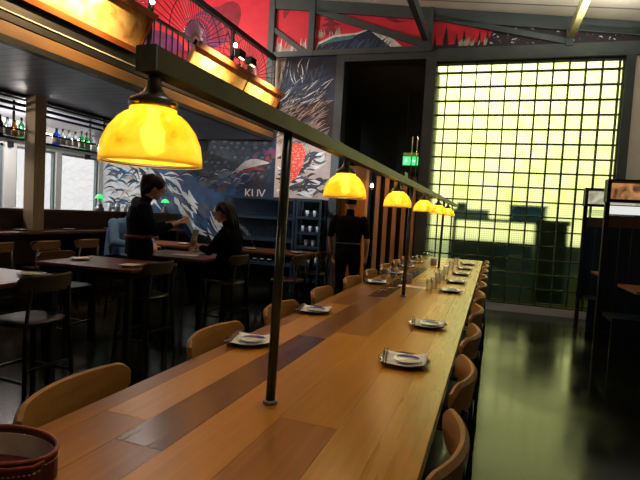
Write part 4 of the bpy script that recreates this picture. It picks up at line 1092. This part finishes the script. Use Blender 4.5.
# --- waiter, seen from behind, walking away towards the corridor
t = thing('person', 'person in black with short dark hair standing beside the long table, back to camera', 'person', (-1.90, 6.6, 0), .06)
hd, T, Mr = head((0, .03, 1.625), (0, 1, -.15), (0, 0, 1), 0)
pr_ = hd+[('cap', (0, -.01, 1.44), (0, .02, 1.57), .062, .055, 0),
  ('loft', [((0, 0, .90), (.175, 0, 0), (0, .125, 0)), ((0, 0, 1.0), (.175, 0, 0), (0, .125, 0)), ((0, -.01, 1.12), (.175, 0, 0), (0, .115, 0)), ((0, -.015, 1.28), (.20, 0, 0), (0, .125, 0)), ((0, -.02, 1.40), (.205, 0, 0), (0, .105, 0)), ((0, -.01, 1.455), (.12, 0, 0), (0, .07, 0))], 1),
  ('cap', (-.09, 0, .90), (-.10, .02, .50), .098, .062, 2), ('cap', (-.10, .02, .50), (-.10, -.03, .10), .062, .045, 2), ('cap', (.09, 0, .90), (.10, .08, .50), .098, .062, 2), ('cap', (.10, .08, .50), (.10, .09, .10), .062, .045, 2),
  ('cap', (-.10, -.05, .05), (-.11, .13, .04), .045, .038, 3), ('cap', (.10, .06, .05), (.11, .24, .04), .045, .038, 3),
  ('ell', (0, -.03, .93), .175, .135, .13, None, 2)]
for s_ in (-1, 1):
    pr_ += [('cap', (s_*.195, -.01, 1.40), (s_*.245, -.03, 1.24), .062, .055, 1), ('cap', (s_*.245, -.03, 1.24), (s_*.26, -.035, 1.17), .05, .045, 1), ('cap', (s_*.26, -.035, 1.17), (s_*.26, -.03, 1.13), .043, .041, 0), ('cap', (s_*.26, -.03, 1.13), (s_*.245, .05, .90), .041, .028, 0)]
    pr_ += hand((s_*.245, .05, .90), (-s_*.02, .25, -1), (-s_, 0, 0), 0, .6, 1, s_)
build_body(pr_, [skin, blackf, blackf, blackm], 'body', t)
m = MB(); m.ell(T(0, -.022, .035), .082, .092, .088, M=Mr); m.build('hair', hairm, t)
m = MB(); m.tube([(math.cos(a)*.186, math.sin(a)*.132-.008, 1.075) for a in [2*PI*q/28 for q in range(28)]], .009, 8, closed=True); m.build('apron_string', plain('apron_string', (.13, .12, .12), .8), t)

# --- waitress, side on, head bent over a notepad
t = thing('person', 'standing waitress in dark navy with dark ponytail, writing on a notepad', 'person', (-3.67, 4.42, 0), 0); t.scale = (1.16, 1.16, 1.055)
fwd = Vector((.69, .724, 0)).normalized(); sdv = Vector((fwd.y, -fwd.x, 0))       # facing right and away
L_ = lambda f_, s_, z: tuple(fwd*f_+sdv*s_+Vector((0, 0, z)))
hd, T, Mr = head(L_(.13, 0, 1.555), fwd+Vector((0, 0, -.55)), (0, 0, 1), 0, .98)
def vv(k, fo): return tuple((sdv if fo == 's' else fwd)*k)
pr_ = hd+[('cap', L_(.02, 0, 1.38), L_(.09, 0, 1.50), .055, .048, 0),
  ('loft', [(L_(0, 0, .86), vv(.17, 's'), vv(.13, 'f')), (L_(0, 0, .97), vv(.165, 's'), vv(.125, 'f')), (L_(-.01, 0, 1.08), vv(.14, 's'), vv(.105, 'f')), (L_(.0, 0, 1.24), vv(.165, 's'), vv(.125, 'f')), (L_(.0, 0, 1.35), vv(.175, 's'), vv(.10, 'f')), (L_(.02, 0, 1.40), vv(.10, 's'), vv(.065, 'f'))], 1)]
for s_ in (-1, 1):
    el = (.10, s_*.225, 1.11); wr = (.33, s_*.09, 1.20)
    pr_ += [('cap', L_(0, s_*.17, 1.345), L_(*el), .058, .046, 1), ('cap', L_(*el), L_(.25, s_*.13, 1.17), .045, .036, 1), ('cap', L_(.25, s_*.13, 1.17), L_(*wr), .030, .025, 0)]
    pr_ += hand(L_(*wr), tuple(fwd*.8-sdv*s_*.45+Vector((0, 0, .15))), (0, 0, 1), 0, .8, 1, s_)
    pr_ += [('cap', L_(0, s_*.09, .86), L_(.01, s_*.095, .47), .10, .06, 2), ('cap', L_(.01, s_*.095, .47), L_(-.02, s_*.1, .10), .06, .042, 2), ('cap', L_(-.03, s_*.1, .045), L_(.12, s_*.11, .04), .042, .036, 3)]
build_body(pr_, [skin, navyf, blackf, blackm], 'body', t)
m = MB(); m.ell(T(0, -.026, .034), .088, .098, .094, M=Mr); m.ell(T(0, -.06, -.04), .068, .055, .08, M=Mr); m.ell(T(0, -.085, .075), .045, .045, .050, M=Mr)
hp = Vector(T(0, -.10, .06)); m.tube([hp, hp-fwd*.03+Vector((0, 0, .005)), hp-fwd*.05+Vector((0, 0, -.07)), hp-fwd*.05+Vector((0, 0, -.17)), hp-fwd*.035+Vector((0, 0, -.26))], .055, 10, r1=.02); m.build('hair', hairm, t)
eyes(T, t)
m = MB()
m.tube([L_(math.sin(a)*.118-.008, math.cos(a)*.152, 1.045) for a in [2*PI*q/28 for q in range(28)]], .016, 8, closed=True); m.build('waist_tie', plain('tie_red', (.16, .03, .04), .8), t)
n_ = thing('notepad', 'small notepad held by the standing waitress', 'notepad', Vector((-3.67, 4.42, 0))+Vector(L_(.42, 0, 1.235))*1.05, 0)
Mn = Matrix.Rotation(math.atan2(fwd.y, fwd.x), 4, 'Z') @ Matrix.Rotation(-.4, 4, 'Y')
MB().box(-.07, .07, -.045, .045, 0, .008, 0, Mn).build('pad', paper, n_); MB().box(-.075, .075, -.05, .05, -.004, 0, 0, Mn).build('cover', leather, n_)

# --- seated woman in black with glasses, facing left, holding a menu
t = thing('person', 'seated woman in black with glasses and long dark hair, holding a menu', 'person', (-2.90, 5.02, .02), 0)
fw = Vector((-1, -.12, 0)).normalized(); sv = Vector((fw.y, -fw.x, 0)) # her right
L_ = lambda f_, s_, z: tuple(fw*f_+sv*s_+Vector((0, 0, z)))
hd, T, Mr = head(L_(.10, 0, 1.395), fw+Vector((0, 0, -.42)), (0, 0, 1), 0)
vv = lambda k, fo: tuple((sv if fo == 's' else fw)*k)
pr_ = hd+[('cap', L_(.0, 0, 1.20), L_(.06, 0, 1.33), .056, .050, 0),
  ('loft', [(L_(0, 0, .64), vv(.185, 's'), vv(.15, 'f')), (L_(0, 0, .78), vv(.18, 's'), vv(.145, 'f')), (L_(-.02, 0, .92), vv(.165, 's'), vv(.13, 'f')), (L_(-.02, 0, 1.07), vv(.19, 's'), vv(.14, 'f')), (L_(-.02, 0, 1.17), vv(.19, 's'), vv(.11, 'f')), (L_(.0, 0, 1.225), vv(.11, 's'), vv(.07, 'f'))], 1)]
for s_, el, wr in ((1, (.16, .25, .97), (.44, .14, .915)), (-1, (.12, -.25, .95), (.33, -.12, .99))):
    pr_ += [('cap', L_(-.02, s_*.185, 1.16), L_(*el), .062, .050, 1), ('cap', L_(*el), L_(*(Vector(el)*.45+Vector(wr)*.55)), .050, .040, 1), ('cap', L_(*(Vector(el)*.45+Vector(wr)*.55)), L_(*wr), .033, .026, 0)]
    pr_ += hand(L_(*wr), tuple(fw*.9-sv*s_*.3+Vector((0, 0, -.12 if s_ > 0 else .3))), (0, 0, -1) if s_ > 0 else tuple(-sv*s_), 0, .45 if s_ > 0 else 1.2, 1, s_ if s_ < 0 else -1)
for s_ in (-1, 1):
    pr_ += [('cap', L_(.0, s_*.10, .70), L_(.42, s_*.11, .705), .095, .068, 2), ('cap', L_(.42, s_*.11, .70), L_(.36, s_*.11, .34), .062, .044, 2), ('cap', L_(.36, s_*.11, .34), L_(.44, s_*.11, .31), .042, .034, 3)]
build_body(pr_, [skin2, blackf, blackf, blackm], 'body', t)
m = MB(); m.ell(T(0, -.024, .032), .084, .095, .092, M=Mr)
for sx in (-.055, 0, .055): m.tube([T(sx, -.07, .06), T(sx*1.3, -.105, -.03), T(sx*1.4, -.10, -.14), T(sx*1.3, -.085, -.27)], .048, 10, r1=.03)
m.build('hair', hairm, t); eyes(T, t)
m = MB()
for s_ in (-1, 1):
    m.tube([T(s_*.031+math.cos(a)*.022, .101, .005+math.sin(a)*.017) for a in [2*PI*q/14 for q in range(14)]], .0028, 6, closed=True); m.tube([T(s_*.053, .098, .008), T(s_*.074, .05, .008), T(s_*.077, -.01, .006)], .0026, 6)
m.tube([T(-.009, .102, .006), T(.009, .102, .006)], .0024, 6); m.build('eyeglasses', blackm, t)
mn = thing('menu', 'folded paper menu held upright by the seated woman in black', 'menu', Vector((-2.90, 5.02, .02))+Vector(L_(.44, -.06, .935)), 0)
Mn = Matrix.Rotation(math.atan2(fw.y, fw.x), 4, 'Z') @ Matrix.Rotation(-.25, 4, 'Y')
MB().box(-.002, .002, -.07, .07, 0, .24, 0, Mn).build('front_leaf', paper, mn); MB().box(-.002, .002, -.07, .07, 0, .24, 0, Matrix.Translation((.012, 0, 0)) @ Mn @ Matrix.Rotation(.06, 4, 'Y')).build('back_leaf', paper, mn)
tag(MB().box(-.15, .15, -.1, .1, .001, .006).build('menu', paper, loc=(-3.42, 4.93, TZ), rotz=.3), 'open menu lying flat under the woman\'s hand', 'menu')
tag(MB().lathe([(0, .001), (.05, .001), (.085, .012), (.05, .006), (0, .005)], n=20).build('side_plate', china, loc=(-3.36, 5.23, TZ)), 'small white plate on the diners\' table behind the flat menu', 'plate')

# --- man in pale blue sweater, leaning on the table
t = thing('person', 'seated man in a pale blue sweater leaning on the table behind the waitress', 'person', (-4.50, 5.04, .02), 0)
fw = Vector((1, -.10, 0)).normalized(); sv = Vector((fw.y, -fw.x, 0))
hd, T, Mr = head(L_(.30, 0, 1.40), fw+Vector((0, 0, -.55)), (0, 0, 1), 0)
pr_ = hd+[('cap', L_(.16, 0, 1.22), L_(.24, 0, 1.34), .06, .054, 0),
  ('loft', [(L_(0, 0, .64), vv(.18, 's'), vv(.14, 'f')), (L_(.0, 0, .78), vv(.18, 's'), vv(.14, 'f')), (L_(.01, 0, .93), vv(.18, 's'), vv(.135, 'f')), (L_(.06, 0, 1.08), vv(.205, 's'), vv(.14, 'f')), (L_(.11, 0, 1.19), vv(.205, 's'), vv(.11, 'f')), (L_(.14, 0, 1.245), vv(.12, 's'), vv(.07, 'f'))], 1)]
for s_, el, wr in ((1, (.25, .29, .96), (.36, .10, .925)), (-1, (.28, -.27, .95), (.50, -.10, .925))):
    pr_ += [('cap', L_(.11, s_*.195, 1.18), L_(*el), .064, .052, 1), ('cap', L_(*el), L_(*(Vector(el)*.25+Vector(wr)*.75)), .050, .040, 1), ('cap', L_(*(Vector(el)*.25+Vector(wr)*.75)), L_(*wr), .034, .028, 0)]
    pr_ += hand(L_(*wr), tuple(fw*.7-sv*s_*.7+Vector((0, 0, -.12))), (0, 0, -1), 0, .5, 1, -s_)
for s_ in (-1, 1):
    pr_ += [('cap', L_(.0, s_*.10, .70), L_(.42, s_*.11, .705), .095, .068, 2), ('cap', L_(.42, s_*.11, .70), L_(.38, s_*.11, .34), .062, .044, 2), ('cap', L_(.38, s_*.11, .34), L_(.46, s_*.11, .31), .042, .034, 3)]
build_body(pr_, [skin2, bluef, blackf, blackm], 'body', t)
m = MB(); m.ell(T(0, -.022, .035), .082, .092, .088, M=Mr); m.build('hair', hairm, t); eyes(T, t)

# ------------------------------------------------------------------ lights
wd = bpy.data.worlds.new('world'); sc.world = wd; wd.use_nodes = True
nt = wd.node_tree; bg = nt.nodes['Background']; bg.inputs['Color'].default_value = (1.0, .985, .96, 1)
tc = N(nt, 'ShaderNodeTexCoord'); sp = N(nt, 'ShaderNodeSeparateXYZ'); nt.links.new(tc.outputs['Generated'], sp.inputs[0])
mr = N(nt, 'ShaderNodeMapRange'); mr.inputs['From Min'].default_value = .02; mr.inputs['From Max'].default_value = .33; mr.inputs['To Min'].default_value = 1.7; mr.inputs['To Max'].default_value = 4.6
nt.links.new(sp.outputs['Z'], mr.inputs['Value']); nt.links.new(mr.outputs['Result'], bg.inputs['Strength'])
def light(kind, name, loc, energy, col, size=.1, rot=None, **k):
    l = bpy.data.lights.new(name, kind); l.energy = energy; l.color = col
    if kind == 'POINT': l.shadow_soft_size = size
    if kind == 'AREA': l.size = size
    for a, b in k.items(): setattr(l, a, b)
    o = bpy.data.objects.new(name, l); COL.objects.link(o); o.location = loc
    if rot: o.rotation_euler = rot
    return o
for y in py: light('POINT', 'pendant_light', (-.59, y, 1.568), 4.2, (1, .66, .28), .02)
def aim(o, tgt): d = Vector(tgt)-Vector(o.location); o.rotation_euler = d.to_track_quat('-Z', 'Y').to_euler()
for y, e in ((2.4, 100), (3.7, 230), (6.1, 130), (7.6, 110)):
    o = light('SPOT', 'light_box_spot', (XM+.56, y, 3.62), e, (1, .62, .28), .02, spot_size=2.4, spot_blend=.8); aim(o, (XM+.16, y, 3.44))
o = light('SPOT', 'corridor_light', W(-1.0, -.5, 3.2), 60, (1, .55, .25), .05, spot_size=.9, spot_blend=.6); aim(o, W(-1.1, .7, .9))
light('POINT', 'bar_fill', (-6.6, 3.7, 2.45), 22, (1, .92, .85), .1)  # added fill for the near face of the timber post, no fixture
light('POINT', 'bar_fill', (-7.0, 5.8, 2.45), 70, (1, .92, .88), .1)  # extra fill to brighten the bar's back wall and soffit
light('POINT', 'balcony_fill', (XM-1.2, 6.4, 4.4), 190, (1, .85, .72), .2)  # fill added above the balcony to brighten the red mural
light('POINT', 'balcony_fill', (XM-1.2, 3.0, 4.4), 50, (1, .80, .62), .2)  # second added balcony fill, no lamp stands here

for y, e in ((1.3, 24), (3.3, 38), (5.3, 60), (7.2, 60)):
    o = light('SPOT', 'track_spot', (-.1, y+.4, 4.1), e*1.25, (1, .83, .58), .06, spot_size=.95, spot_blend=.7); aim(o, (-.5, y, .88))
for y in (6.6, 7.6):
    o = light('SPOT', 'mural_fill', (-6.0+(y-6.6)*2.6, y-.6, 2.70), 75, (.90, .95, 1), .05, spot_size=1.9, spot_blend=.8); aim(o, (-5.9+(y-6.6)*2.2, 8.5, 1.8))  # unseen lamps added to lift the lower mural
o = light('SPOT', 'mural_fill', (-2.6, 5.8, 4.6), 150, (.95, .96, 1), .05, spot_size=.75, spot_blend=.8); aim(o, (-3.5, 8.6, 3.0))  # another added fill, aimed at the mural by the balcony end
o = light('AREA', 'ceiling_fill', (1.1, 7.2, 4.15), 55, (1, .94, .76), 1.1, rot=(PI, 0, 0))  # unseen area light added to brighten the main ceiling
sc.view_settings.view_transform = 'Standard'; sc.view_settings.look = 'None'; sc.view_settings.gamma = 1; sc.view_settings.exposure = 0
sc.view_settings.use_curve_mapping = False
sc.cycles.use_denoising = True
sc.cycles.max_bounces = 10; sc.cycles.transparent_max_bounces = 24; sc.cycles.transmission_bounces = 8
sc.cycles.caustics_refractive = True
